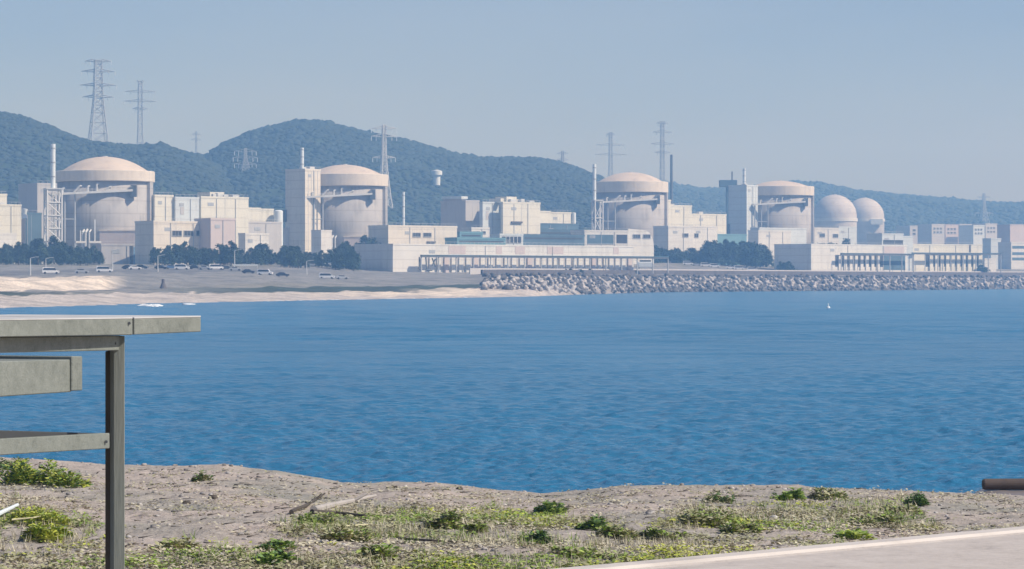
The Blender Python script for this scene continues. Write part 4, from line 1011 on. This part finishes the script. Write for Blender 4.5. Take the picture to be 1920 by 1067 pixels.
# buoy and breaking foam
D = 560; X = xat(1553, D); T = thing('buoy', (X, D, 0), 'tiny white buoy floating on the blue water below the breakwater', 'buoy')
m = MB(); m.lathe((X, D, 0), [(0, -.3), (.35, -.3), (.42, .05), (.3, .35), (0, .4)], 14); part('float', m, M['stack'], T)
m = MB(); m.bar((X, D, .35), (X, D, 1.0), .10, 8); part('mast', m, M['stack'], T)
m, nt, b = mat_base('sea_foam', .9); b.inputs['Base Color'].default_value = (.75, .78, .78, 1)
nt.links.new(ramp(nt, [(.3, (.6, .66, .68)), (.6, (.8, .82, .82))], noise(nt, 1.5, 3)), b.inputs['Base Color']); M['foam'] = m
fr = np.random.RandomState(2); Pp = []; Sp = []
for (pa, pb, yy, n, hgt) in ((262, 298, 574.5, 60, .35), (345, 362, 571, 20, .2), (500, 900, 0, 40, .1)):
    for k in range(n):
        px = fr.uniform(pa, pb); 
        if yy: D = H * F / (yy + fr.uniform(-1, 1) - HY)
        else: D = shore_cols(px)[0][1] - 1.0 + fr.uniform(-1, .5)
        Pp.append((xat(px, D), D, .05)); s = fr.uniform(.25, .7); Sp.append((s * 1.8, s, hgt * fr.uniform(.4, 1)))
v, f = scatter(ROCKS, IF, np.array(Pp), np.array(Sp), fr)
tag(link('foam', mesh_np('foam', v, f, M['foam'])), 'white foam of small waves breaking along the far sandy beach', 'foam', kind='stuff')
# ---------------------------------------------------------------- the near beach
_cx = [-500, 0, 100, 200, 320, 420, 470, 520, 580, 640, 700, 760, 830, 900, 960, 1010, 1060, 1110, 1160, 1240, 1330, 1420, 1500, 1600, 1700, 1800, 1860, 1930, 2500]
_cy = [862, 856, 861, 870, 873, 871, 879, 883, 892, 905, 908, 906, 906, 915, 922, 926, 923, 918, 912, 910, 911, 911, 912, 916, 919, 924, 928, 931, 940]
def beach_z(px, D):
    """height of the near beach; D rows: crest near 57 m, falling behind it into the sea"""
    px = np.asarray(px, float); D = np.asarray(D, float)
    zc = H - (np.interp(px, _cx, _cy) - HY) * 57.0 / F
    zf = 2.25 + .25 * np.interp(px, [0, 700, 1900], [1.1, .6, .2])
    t = np.clip((57 - D) / 20.0, 0, 1)
    z = zc + (zf - zc) * (t ** .8) * 1.0
    z = np.where(D > 57, zc - ((D - 57) ** 1.25) * .16, z)
    X = (px - CX) / F * D
    a = np.clip((60 - D) / 4, 0, 1)
    z = z + a * (.03 * fbm(X * .9, D * .9, 4) + .022 * fbm(X * 3.1 + 4, D * 2.2, 3) + .05 * fbm(X * .22 + 9, D * .22, 2) * np.clip((56 - D) / 6, 0, 1))
    return z
def beach_hit(px, py):
    d = np.linspace(56.9, 22, 1600); z = beach_z(px, d); y = HY + (H - z) / d * F
    k = np.argmax(y >= py) if (y >= py).any() else -1
    return float(d[k])
pxs = np.concatenate([np.arange(-3600, -300, 20.0), np.arange(-300, 2300, 4.0), np.arange(2300, 5000, 20.0)]); Ds = np.concatenate([np.linspace(12, 32, 40), np.linspace(32.1, 59, 250), np.linspace(59.3, 78, 30)])
PX, DD = np.meshgrid(pxs, Ds, indexing='ij'); Z = beach_z(PX, DD); Z = np.maximum(Z, -2.5)
X = (PX - CX) / F * DD
v = np.stack([X.ravel(), DD.ravel(), Z.ravel()], 1); n, m_ = X.shape; idx = np.arange(n * m_).reshape(n, m_)
f = np.stack([idx[:-1, :-1].ravel(), idx[1:, :-1].ravel(), idx[1:, 1:].ravel(), idx[:-1, 1:].ravel()], 1)
def sand_mat():
    m, nt, b = mat_base('shingle_sand', .95)
    n1 = noise(nt, 2.2, 6, .65); n2 = noise(nt, 14, 5, .7); n3 = noise(nt, .35, 4)
    mx = N(nt, 'ShaderNodeMix', data_type='FLOAT'); mx.inputs[0].default_value = .5
    nt.links.new(n1, mx.inputs[2]); nt.links.new(n2, mx.inputs[3])
    base = ramp(nt, [(.33, (.20, .17, .145)), (.44, (.37, .335, .29)), (.55, (.45, .41, .355)), (.66, (.63, .575, .50))], mx.outputs[0])
    mu = N(nt, 'ShaderNodeMix', data_type='RGBA', blend_type='MULTIPLY'); mu.inputs[0].default_value = 1
    nt.links.new(base, mu.inputs[6]); nt.links.new(ramp(nt, [(.35, (.78, .80, .78)), (.6, (1.08, 1.0, .98))], n3), mu.inputs[7])
    nt.links.new(mu.outputs[2], b.inputs['Base Color'])
    ad = N(nt, 'ShaderNodeMath', operation='MULTIPLY_ADD'); nt.links.new(n2, ad.inputs[0]); ad.inputs[1].default_value = .35; nt.links.new(n1, ad.inputs[2])
    bump(nt, b, ad.outputs[0], .09)
    return m
M['sand'] = sand_mat()
tag(link('beach', mesh_np('beach', v, f, M['sand'], True)), kind='structure')

# concrete promenade in the near right corner
zp = 3.05
def slab_edge(px, py): D = F * (H - zp) / (py - HY); return (xat(px, D), D)
A = slab_edge(1100, 1067); B = slab_edge(1920, 992); dirv = Vector((B[0] - A[0], B[1] - A[1])).normalized()
A2 = Vector(A) - dirv * 14; B2 = Vector(B) + dirv * 30; nv = Vector((dirv.y, -dirv.x))
if nv.y > 0: nv = -nv
m = MB(); N_ = 160; vs = []
rows = [(0.0, -1.2), (0.0, -.035), (.03, 0), (.30, .004), (.36, -.012), (.42, 0), (4, 0), (12, 0), (26, 0), (26, -1.2)]
for i in range(N_ + 1):
    p = A2.lerp(B2, i / N_); j = .012 * float(fbm(i * .35, 2.2, 3))
    for (o, dz) in rows: q = p + nv * (o + (j if o < .35 else 0)); vs.append((q.x, q.y, zp + dz))
k = len(rows)
m.add(vs, [(i * k + a, (i + 1) * k + a, (i + 1) * k + (a + 1) % k, i * k + (a + 1) % k) for i in range(N_) for a in range(k)])
def pave_mat():
    m, nt, b = mat_base('pale_concrete', .9)
    n1 = noise(nt, 1.6, 6, .6); n2 = noise(nt, 9, 4, .6)
    mx = N(nt, 'ShaderNodeMix', data_type='FLOAT'); mx.inputs[0].default_value = .4
    nt.links.new(n1, mx.inputs[2]); nt.links.new(n2, mx.inputs[3])
    nt.links.new(ramp(nt, [(.30, (.30, .27, .25)), (.42, (.47, .415, .365)), (.55, (.53, .47, .415)), (.7, (.58, .52, .46))], mx.outputs[0]), b.inputs['Base Color'])
    bump(nt, b, n2, .008); return m
M['pave'] = pave_mat()
org = (0, 20, zp)
o = solo('pavement', m, M['pave'], org, None, None); tag(o, kind='structure')

m = MB(); vs = []
for i in range(N_ + 1):
    p = A2.lerp(B2, i / N_); j = .015 * float(fbm(i * .5, 7.2, 3))
    for (o_, dz) in ((-.02 + j, -.4), (-.02 + j, .02), (.01 + j, .035), (.26, .035), (.29, .004)): q = p + nv * o_; vs.append((q.x, q.y, zp + dz))
m.add(vs, [(i * 5 + a, (i + 1) * 5 + a, (i + 1) * 5 + a + 1, i * 5 + a + 1) for i in range(N_) for a in range(4)])
M['kerb'] = wall_mat('light_kerb_concrete', (.60, .54, .48), .12, sc=1.5)  # edge strip a little paler than the slab
tag(solo('kerb', m, M['kerb'], org, None, None), kind='structure')

# ---- plants, leaves and litter on the sand
def leafm(name, c0, c1, c2): 
    m = leaf_mat(name, c0, c1, c2, 1.2, 9); m.node_tree.nodes['Principled BSDF'].inputs['Roughness'].default_value = .55; return m
M['leaf_green'] = leafm('green_leaves', (.12, .20, .035), (.25, .35, .06), (.42, .49, .12))
M['leaf_dark'] = leafm('dark_green_leaves', (.06, .12, .04), (.12, .21, .06), (.22, .32, .11))
M['leaf_yellow'] = leafm('yellow_green_leaves', (.28, .32, .04), (.44, .47, .07), (.62, .62, .15))
M['leaf_straw'] = leafm('straw_leaves', (.30, .26, .17), (.50, .45, .31), (.68, .62, .46))
M['leaf_dry'] = leafm('dry_olive_leaves', (.20, .20, .10), (.34, .33, .17), (.52, .48, .30))
def leaf_cloud(r, cx, cy, n, rad, hgt, size, flat=.5):
    """n pointed leaves spread over a low dome; returns vertices and triangles"""
    a = r.rand(n) * 6.283; q = r.rand(n) ** .6 * rad
    x = cx + q * np.cos(a); y = cy + q * np.sin(a)
    px = x / y * F + CX
    z = beach_z(px, y) + hgt * r.rand(n) ** .8 * np.clip(1.05 - (q / rad) ** 2, .1, 1)
    vs = np.zeros((n, 4, 3)); L = size * r.uniform(.6, 1.4, n)
    da = a + r.normal(0, .7, n); up = r.uniform(.0, 1.0, n) * (1 - flat) + r.uniform(-.1, .35, n)
    d = np.stack([np.cos(da) * np.cos(up), np.sin(da) * np.cos(up), np.sin(up)], 1)
    s = np.stack([-np.sin(da), np.cos(da), r.uniform(-.5, .5, n)], 1)
    p = np.stack([x, y, z], 1)
    vs[:, 0] = p; vs[:, 1] = p + d * L[:, None] * .5 + s * L[:, None] * .28; vs[:, 2] = p + d * L[:, None]; vs[:, 3] = p + d * L[:, None] * .5 - s * L[:, None] * .28
    vs[:, 2, 2] -= L * .12
    i = np.arange(n)[:, None] * 4
    return vs.reshape(-1, 3), np.concatenate([i + [[0, 1, 2]], i + [[0, 2, 3]]], 0)
def plant(px, py, wpx, hpx, mats, label, seed, name='beach_plant', cat='plant', dens=1.0):
    D = beach_hit(px, py); X = xat(px, D); z = float(beach_z(px, D)); rad = wpx / 2 / F * D; hg = hpx / F * D
    T = thing(name, (X, D, z), label, cat)
    rq = np.random.RandomState(seed); sub = [(rq.uniform(-.85, .85) * rad, rq.uniform(-.9, .9) * rad, rq.uniform(.25, .6), rq.uniform(.35, 1.0)) for _ in range(9)]
    for j, (mt, share) in enumerate(mats):
        V = []; Fs = []; off = 0
        for q, (dx, dy, fr_, fh) in enumerate(sub):
            r = np.random.RandomState(seed * 71 + j * 13 + q)
            v, f = leaf_cloud(r, X + dx, D + dy, max(5, int(95 * share * dens * max(.5, rad) * fr_ * 1.6 * r.uniform(.3, 1.4))), rad * fr_, hg * fh, .07 + .02 * j, .45)
            V.append(v); Fs.append(f + off); off += len(v)
        v = np.concatenate(V) - np.array([X, D, z]); o = link('leaves', mesh_np('leaves', v, np.concatenate(Fs), M[mt]), T)
    m = MB(); rr = random.Random(seed)
    for k in range(int(9 + 8 * rad)):
        a = rr.random() * 6.28; q = rad * rr.uniform(.2, .8); m.bar((X, D, z - .03), (X + q * math.cos(a), D + q * math.sin(a), z + hg * rr.uniform(.2, .75)), .006, 4, .003)
    part('stems', m, M['bark'], T)
G, Dk, Y_, Dr = 'leaf_green', 'leaf_dark', 'leaf_yellow', 'leaf_dry'
PL = [
 (95, 905, 150, 48, [(G, 2.2), (Dk, .6), (Y_, .9)], 'big bright green bush left of the wooden post'),
 (18, 880, 70, 24, [(Dk, .6), (Dr, .5)], 'small dull green bush at the left edge above the big one'),
 (75, 985, 120, 36, [(Y_, 2.4), (G, .5)], 'yellow green clump behind the white plank at the left edge'),
 (90, 1010, 110, 30, [(Y_, 1.8), (G, .7)], 'lower yellow green clump left of the wooden post'),
 (383, 903, 34, 22, [(Dk, .6), (Dr, .5)], 'small lone tuft on the bare sand right of the wooden post'),
 (520, 1030, 56, 20, [(Dk, 1.0), (G, .5)], 'dark green clump near the bottom, upper of two at centre left'),
 (516, 1053, 60, 18, [(G, 1.0), (Dk, .5)], 'dark green clump near the bottom, lower of two at centre left'),
 (590, 985, 60, 24, [(G, .8), (Dr, .6)], 'green clump at the foot of the long grey driftwood'),
 (650, 1012, 90, 26, [(G, .9), (Dr, .9)], 'wide olive clump below the long grey driftwood'),
 (825, 990, 60, 36, [(G, .8), (Dr, .8)], 'upright olive clump beside the small cream stone'),
 (1035, 965, 58, 28, [(Dk, 1.4), (G, .6)], 'fresh green bush in the middle of the beach, highest of the three'),
 (1110, 993, 46, 24, [(Dk, 1.4), (G, .4)], 'fresh green bush, right one of the three in the middle'),
 (998, 1020, 52, 26, [(Dk, 1.4), (G, .4)], 'fresh green bush, lowest of the three in the middle'),
 (888, 1000, 36, 26, [(Dr, .8), (G, .3)], 'thin upright tuft between the cream stone and the three bushes'),
 (1165, 1005, 70, 22, [(Dr, 1.0), (G, .4)], 'olive patch plant right of the three bushes'),
 (1325, 985, 90, 30, [(G, .9), (Dr, .9)], 'olive green clump below the small white stone'),
 (1350, 945, 50, 26, [(Dr, .8), (Dk, .4)], 'straggly tuft right of the small white stone'),
 (1390, 1000, 60, 22, [(Dr, .9), (G, .3)], 'dry clump in the middle of the right part of the beach'),
 (1478, 938, 48, 24, [(Dk, .7), (G, .8)], 'green clump near the crest, left of two by the right'),
 (1545, 935, 70, 24, [(G, .6), (Dr, .9)], 'loose olive clump near the crest, right of two'),
 (1720, 943, 46, 22, [(Dk, 1.4)], 'dark green bush on the sand nearest the rusty log'),
 (1650, 985, 90, 22, [(G, .6), (Dr, 1.1)], 'flat olive clump just above the pale concrete edge'),
 (1690, 965, 70, 18, [(G, .6), (Dr, 1.0)], 'flat olive clump between the dark bush and the concrete edge'),
 (1600, 1010, 70, 18, [(Y_, .5), (G, .8)], 'yellow olive clump touching the concrete edge'),
 (1250, 1010, 70, 20, [(Dr, 1.0), (G, .4)], 'low olive clump above the left part of the concrete edge'),
 (1080, 1040, 80, 20, [(Dr, 1.0), (G, .4)], 'low olive clump where the concrete edge leaves the picture'),
 (700, 1045, 90, 24, [(Dr, 1.2), (G, .4)], 'low dull clump at the bottom edge left of centre'),
 (330, 1030, 80, 22, [(G, .6), (Dr, .9)], 'low olive clump at the bottom right of the wooden post'),
]
for i, p in enumerate(PL): plant(*p[:6], seed=100 + i, name='beach_bush' if i in (0, 10, 11, 12, 20) else 'beach_plant', dens=2.8)

# creeping ground cover that nobody could count
def cover(name, seed, n, mt, label, fn, size):
    r = np.random.RandomState(seed); V = []; Fs = []; off = 0; k = 0; tries = 0
    while k < n and tries < n * 40:
        tries += 1
        px = r.uniform(-250, 2100); D = r.uniform(31, 56.5); 
        y = HY + (H - float(beach_z(px, D))) / D * F
        if r.rand() > fn(px, y) or y > 1130: continue
        X = xat(px, D)
        if fbm(X * .45 + seed, D * .35, 3) < (r.uniform(.15, .6) if seed in (2, 6) else r.uniform(-.35, .45)): continue
        v, f = leaf_cloud(r, X, D, r.randint(6, 16), r.uniform(.08, .28), r.uniform(.02, .09), size, .7)
        V.append(v); Fs.append(f + off); off += len(v); k += 1
    o = link(name, mesh_np(name, np.concatenate(V), np.concatenate(Fs), M[mt])); tag(o, label, 'ground cover', kind='stuff')
def dens(px, y):
    b = np.interp(px, [-200, 0, 150, 240, 480, 560, 900, 1200, 1300, 1700, 1780, 2000], [980, 930, 960, 1010, 1005, 965, 945, 985, 950, 935, 1010, 1100])
    return float(np.clip((y - b) / 28, 0.0, 1))
cover('ground_cover', 4, 5200, 'leaf_straw', 'pale straw coloured dead runners woven through the beach plants', lambda px, y: min(1, dens(px, y + 22) * .9 + (.12 if y > 890 else 0)), .06)
cover('ground_cover', 1, 3600, 'leaf_dry', 'dry olive creeping plants matting the lower part of the beach', dens, .07)
cover('ground_cover', 2, 1900, 'leaf_green', 'fresh green creeping leaves mixed into the dry mat on the beach', dens, .06)
cover('ground_cover', 3, 500, 'leaf_dry', 'sparse dry sprigs dotted over the bare upper sand', lambda px, y: .5 if 880 < y < 1000 else 0, .05)

cover('ground_cover', 6, 1700, 'leaf_yellow', 'yellow green runners brightening the beach plants', dens, .065)
def blades(n, seed, label, mt):
    r = np.random.RandomState(seed); V = []; k = 0; t = 0
    while k < n and t < n * 60:
        t += 1; px = r.uniform(-250, 2050); D = r.uniform(32, 56); y = HY + (H - float(beach_z(px, D))) / D * F
        if r.rand() > dens(px, y + 8): continue
        X = xat(px, D)
        if fbm(X * .8 + seed, D * .6, 3) < r.uniform(-.1, .6): continue
        z = float(beach_z(px, D)); m_ = r.randint(8, 18); k += 1
        for _ in range(m_):
            a = r.rand() * 6.283; L = r.uniform(.06, .20); lean = r.uniform(.2, 1.1); bx, by = X + r.normal(0, .05), D + r.normal(0, .05); c, s = math.cos(a), math.sin(a); w_ = r.uniform(.004, .009)
            V += [(bx - s * w_, by + c * w_, z - .01), (bx + s * w_, by - c * w_, z - .01), (bx + c * L * math.sin(lean), by + s * L * math.sin(lean), z + L * math.cos(lean))]
    V = np.array(V); return tag(link('dry_grass', mesh_np('dry_grass', V, np.arange(len(V)).reshape(-1, 3), M[mt])), label, 'grass', kind='stuff')
blades(900, 12, 'dry pale grass blades standing among the beach plants', 'leaf_straw')
blades(500, 13, 'green grass blades standing among the beach plants', 'leaf_green')

# pebbles and wrack
M['pebble'] = leafm('mixed_pebbles', (.12, .11, .10), (.34, .31, .28), (.62, .58, .53))
M['wrack'] = leafm('dry_wrack', (.07, .06, .05), (.14, .12, .10), (.22, .19, .16))
r = np.random.RandomState(77); k = 1900
px = r.uniform(-250, 2100, k); D = 31 + 26 * r.rand(k) ** .9; z = beach_z(px, D); s = .012 + .035 * r.rand(k) ** 4
v, f = scatter(ROCKS, IF, np.stack([(px - CX) / F * D, D, z + s * .2], 1), np.stack([s * 1.3, s, s * .7], 1), r)
tag(link('pebbles', mesh_np('pebbles', v, f, M['pebble'])), 'small mixed pebbles strewn over the grey sand', 'pebbles', kind='stuff')
V = []; Fs = []; off = 0
for k in range(1500):
    p = r.uniform(-250, 2000); d = r.uniform(32, 55); L = r.uniform(.05, .22); a = r.normal(0, .8); X = xat(p, d); z0 = float(beach_z(p, d))
    m = MB(); m.bar((X, d, z0 + .01), (X + L * math.cos(a), d + L * math.sin(a), z0 + r.uniform(.0, .05)), r.uniform(.004, .013), 4, .003)
    V.append(np.array(m.v)); Fs += [tuple(i + off for i in q[:4]) for q in m.f]; off += len(m.v)
tag(link('wrack', mesh_np('wrack', np.concatenate(V), np.array(Fs), M['wrack'])), 'dark bits of dry seaweed and twigs littering the sand', 'wrack', kind='stuff')

# driftwood
M['drift'] = wall_mat('grey_driftwood', (.42, .38, .34), .2, sc=2)
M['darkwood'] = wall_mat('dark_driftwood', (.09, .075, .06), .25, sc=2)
M['straw'] = wall_mat('pale_stalk', (.60, .55, .34), .15, sc=3)
def stick(pts, rad, mat, label, name='driftwood', lift=.02, twigs=(), cat='driftwood'):
    W = []
    for (px, py) in pts: D = beach_hit(px, py); W.append(Vector((xat(px, D), D, float(beach_z(px, D)) + rad * .7 + lift)))
    m = MB(); n = len(W)
    for i in range(n - 1): m.bar(W[i], W[i + 1], rad * (1 - .8 * i / n), 8, rad * (1 - .8 * (i + 1) / n))
    o = solo(name, m, M[mat], W[0], label, cat, smooth=False, bevel=0)
    for (i, dx, dz) in twigs:
        q = MB(); q.bar(W[i], W[i] + Vector((dx, .05, dz)), rad * .5, 6, rad * .2); part('twig', q, M[mat], o)
stick([(588, 964), (620, 955), (662, 946), (704, 936)], .065, 'drift', 'long pale grey driftwood branch lying at a slant in the middle left of the beach', twigs=[(2, .25, .12)])
stick([(546, 965), (575, 952), (592, 941), (609, 930)], .035, 'darkwood', 'thin dark branch left of the long pale driftwood', twigs=[(2, .1, .1)])
stick([(585, 966), (630, 968), (685, 973)], .045, 'darkwood', 'dark stick lying flat under the long pale driftwood')
stick([(640, 991), (690, 987), (735, 989)], .016, 'straw', 'yellowish stalk lying in the olive plants below the driftwood')
stick([(745, 1014), (810, 1018), (878, 1021)], .022, 'darkwood', 'long thin dark stick lying level in the plants at centre left')
stick([(115, 912), (172, 907)], .014, 'straw', 'pale straw stalk lying in the big bright green bush', lift=.12)
stick([(22, 992), (62, 988), (104, 980)], .014, 'straw', 'yellow stalk lying in the yellow green clump', lift=.12)
stick([(-30, 1000), (-5, 985), (33, 966)], .05, 'stack', 'white plank end poking in at the left edge of the beach', name='plank', lift=.12, cat='plank')
stick([(842, 968), (880, 966), (930, 970)], .012, 'darkwood', 'short dark twig near the thin upright tuft')
stick([(1560, 952), (1598, 958), (1640, 955)], .014, 'darkwood', 'thin brown twig between the olive clumps near the crest')
# single stones and litter
for px, py, s, mt, lab in ((838, 983, .07, 'straw', 'small cream stone beside the upright olive clump'), (1314, 943, .06, 'white', 'small white stone on bare sand, upper of two at right'), (1451, 973, .06, 'white', 'small white stone between the plants, lower of two at right'),
                       (778, 955, .05, 'darkwood', 'dark round stone on the bare sand right of the driftwood'), (1220, 963, .07, 'pebble', 'grey stone on bare sand between the bushes and the white stone'), (740, 915, .05, 'darkwood', 'small dark stone just under the crest'), (862, 918, .06, 'darkwood', 'small dark stone on the crest at centre left'), (350, 945, .06, 'darkwood', 'dark chunk on bare sand right of the wooden post'), (400, 935, .07, 'darkwood', 'larger dark chunk on bare sand under the lone tuft'), (629, 910, .05, 'darkwood', 'dark pointed stone on the crest above the driftwood'), (262, 948, .05, 'pebble', 'pale pebble closest to the wooden post on the right')):
    D = beach_hit(px, py); X = xat(px, D); z = float(beach_z(px, D))
    me = mesh_np('stone', ROCKS[int(px) % 6] * np.array([s * 1.3, s, s * .75]), IF, M[mt]); o = link('stone', me, None, (X, D, z + s * .3)); tag(o, lab, 'stone')

# rusty log at the water's edge, right
M['rust'] = wall_mat('rusty_brown_wood', (.105, .08, .07), .25, sc=1.5)
D = 57.3; z = H - (908 - HY) * D / F; X0, X1 = xat(1843, D), xat(2120, D)
T = thing('log', ((X0 + X1) / 2, D, z - .12), 'thick reddish brown log lying at the water edge by the right side of the picture', 'log')
m = MB(); m.lathe((0, 0, 0), [(0, 0), (.098, 0), (.115, .03), (.12, 1.5), (.125, X1 - X0)], 20)
m.v = [(X0 + c, D + a * .98 + c * .03, z + b) for a, b, c in m.v]; part('trunk', m, M['rust'], T)
q = MB(); q.v = []; q.lathe((0, 0, 0), [(0, -.012), (.085, -.012), (.097, -.002), (0, -.002)], 20); q.v = [(X0 + c, D + a * .98 + c * .03, z + b) for a, b, c in q.v]; part('cut_end', q, M['darkwood'], T)
# low sand tongue that carries it
pxq = np.linspace(1780, 2250, 60); dq = np.linspace(55.5, 60.5, 16); PX, DD = np.meshgrid(pxq, dq, indexing='ij')
zz = z - .125 - .5 * np.clip((1850 - PX) / 70, 0, 1) ** 1.2 - .25 * np.clip((DD - 58) / 2.5, 0, 1) ** 1.5 - .2 * np.clip((56.6 - DD) / 1.0, 0, 1) + .01 * fbm(PX * .05, DD * 2, 3)
v = np.stack([((PX - CX) / F * DD).ravel(), DD.ravel(), zz.ravel()], 1); n, m_ = PX.shape; idx = np.arange(n * m_).reshape(n, m_)
f = np.stack([idx[:-1, :-1].ravel(), idx[1:, :-1].ravel(), idx[1:, 1:].ravel(), idx[:-1, 1:].ravel()], 1)
wet = wall_mat('wet_sand', (.22, .19, .18), .15, .4, sc=2); tag(link('wet_sand', mesh_np('wet_sand', v, f, wet, True)), kind='structure')

# ---------------------------------------------------------------- the wooden frame close by at left
def timber(name, st):
    m, nt, b = mat_base(name, .8)
    n1 = noise(nt, 5, 6, .65, mapping=st); n2 = noise(nt, 1.6, 4, mapping=tuple(.5 + .3 * q for q in st)); n3 = noise(nt, 30, 4, .6, mapping=st)
    mx = N(nt, 'ShaderNodeMix', data_type='FLOAT'); mx.inputs[0].default_value = .45
    nt.links.new(n1, mx.inputs[2]); nt.links.new(n2, mx.inputs[3])
    m2 = N(nt, 'ShaderNodeMix', data_type='FLOAT'); m2.inputs[0].default_value = .35
    nt.links.new(mx.outputs[0], m2.inputs[2]); nt.links.new(n3, m2.inputs[3])
    nt.links.new(ramp(nt, [(.30, (.095, .108, .095)), (.45, (.19, .205, .18)), (.56, (.235, .25, .22)), (.72, (.32, .335, .30))], m2.outputs[0]), b.inputs['Base Color'])
    bump(nt, b, m2.outputs[0], .006); return m
M['timber'] = timber('weathered_timber', (.25, 4, 4)); M['timber_post'] = timber('weathered_post_timber', (4, 4, .2))
M['timber_top'] = wall_mat('painted_sunlit_timber', (.52, .51, .49), .15, sc=3)  # pale tone puts the sunlit top face into the colour
def WP(px, D): return xat(px, D)
Tp = thing('wooden_frame', (WP(216, 15), 15, 2.6), 'weathered grey green wooden frame with a post and boards close by at left', 'wooden frame')
def beamq(name, x0, D0, x1, D1, yt0, yb0, yt1, yb1, th, mat='timber', bev=.004):
    """beam whose near face runs from (x0, D0) to (x1, D1) with given picture rows; th is its thickness away from the viewer"""
    a = Vector((WP(x0, D0), D0, 0)); b = Vector((WP(x1, D1), D1, 0)); d = (b - a).normalized(); n = Vector((-d.y, d.x, 0))
    if n.y < 0: n = -n
    q = []
    for p, yt, yb in ((a, yt0, yb0), (b, yt1, yb1)):
        q.append((p, zat(yt, p.y), zat(yb, p.y)))
    vs = []
    for p, zt, zb in q:
        for o in (0, th): r_ = p + n * o; vs += [(r_.x, r_.y, zb), (r_.x, r_.y, zt)]
    m = MB(); m.add(vs, [(0, 4, 5, 1), (2, 3, 7, 6), (1, 5, 7, 3), (0, 2, 6, 4), (0, 1, 3, 2), (4, 6, 7, 5)])
    return part(name, m, M[mat], Tp, bevel=bev)
th = R_(20)
# post: turned a little so that its shaded side shows
m = MB(); m.box((WP(221, 15.05), 15.05, 3.98), (.095, .095, 3.30), R_(-17)); 
m = MB(); Dq = 15.0; c0 = Vector((WP(212.5, Dq), Dq)); fw = .062; sw = .16
a1 = Vector((math.cos(R_(6)), math.sin(R_(6)))) * fw; a2 = Vector((-math.sin(R_(28)), math.cos(R_(28)))) * .095
P4 = [c0, c0 + a1, c0 + a1 + a2, c0 + a2]; m.prism([tuple(p) for p in P4], 2.2, zat(630, 15)); part('post', m, M['timber_post'], Tp, bevel=.004)
m = MB(); m.box((WP(205, 15.07), 15.07, (2.2 + zat(659, 15)) / 2), (.040, .05, zat(659, 15) - 2.2), R_(4)); part('painted_shade_post', m, M['darkwood'], Tp, bevel=.003, label='dark set back inner post')  # dark colour paints the shade on the post's left side
beamq('top_board', -500, 11.6, 249, 15.0, 608, 640, 598, 628, 1.3)
beamq('lit_top_strip', -500, 11.6, 249, 15.0, 604, 607.9, 595, 597.9, 1.3, 'timber_top', .002)  # thin pale strip added to paint the bright, sunlit top edge
beamq('top_board', 252, 15.01, 377, 15.6, 598, 627.5, 595, 622, 1.3)
beamq('lit_top_strip', 252, 15.01, 377, 15.6, 595, 597.9, 592, 594.9, 1.3, 'timber_top', .002)  # same painted top light on the second board
m = MB()
beamq('side_beam', -500, 11.8, 226, 15.02, 640, 672, 629, 657, .07)
beamq('lower_rail', -500, 11.9, 206, 14.86, 850, 884, 812, 841, .045)
beamq('back_rail', -500, 13.0, 205, 15.4, 792, 850, 813, 826, .05, 'dark')  # rail in a dark colour that paints the shade it lies in
beamq('seat_board', -500, 9.6, 134, 12.2, 690, 778, 674, 735, .62)
beamq('end_bracket', 135, 12.18, 155, 12.26, 668, 733, 668, 732, .60)
for pxq, Dq in ((-420, 12.0),):
    m = MB(); m.box((WP(pxq, Dq), Dq + .05, (2.2 + zat(636, Dq)) / 2), (.1, .1, zat(636, Dq) - 2.2), R_(10)); part('post', m, M['timber_post'], Tp, bevel=.004)
m = MB(); m.box((WP(-300, 10.4), 10.55, (2.0 + zat(780, 10.4)) / 2), (.1, .1, zat(770, 10.4) - 2.0), R_(10)); part('post', m, M['timber_post'], Tp, bevel=.004)
# cross piece joining the seat to the main frame and small dark bolts
m = MB(); m.bar((WP(100, 12.4), 12.5, zat(725, 12.4) + .02), (WP(-60, 13.9), 14.1, zat(700, 13.9)), .04, 4); part('cross_piece', m, M['timber'], Tp)
for px, py, D in ((243, 606, 14.96), (200, 828, 14.82), (216, 644, 14.98)):
    m = MB(); m.lathe((WP(px, D), D, zat(py, D)), [(0, -.006), (.008, -.006), (.008, .006), (0, .006)], 10); m.v = [(x, D - .012 + (z - zat(py, D)), zat(py, D) + (y - D)) for x, y, z in m.v]; part('bolt', m, M['darksteel'], Tp)

# ---------------------------------------------------------------- haze: one closed box of even air
hz = MB(); hz.box((150, 1950, 95), (5200, 4100, 204))
m = bpy.data.materials.new('haze'); m.use_nodes = True; nt = m.node_tree; nt.nodes.clear()
out = nt.nodes.new('ShaderNodeOutputMaterial'); pv = nt.nodes.new('ShaderNodeVolumePrincipled')
pv.inputs['Color'].default_value = (.30, .58, 1.0, 1); pv.inputs['Absorption Color'].default_value = (1, 1, 1, 1); pv.inputs['Density'].default_value = .00038; pv.inputs['Anisotropy'].default_value = .1
nt.links.new(pv.outputs[0], out.inputs['Volume'])
me = bpy.data.meshes.new('haze'); me.from_pydata(hz.v, [], hz.f); me.materials.append(m)
tag(link('haze', me), kind='stuff')
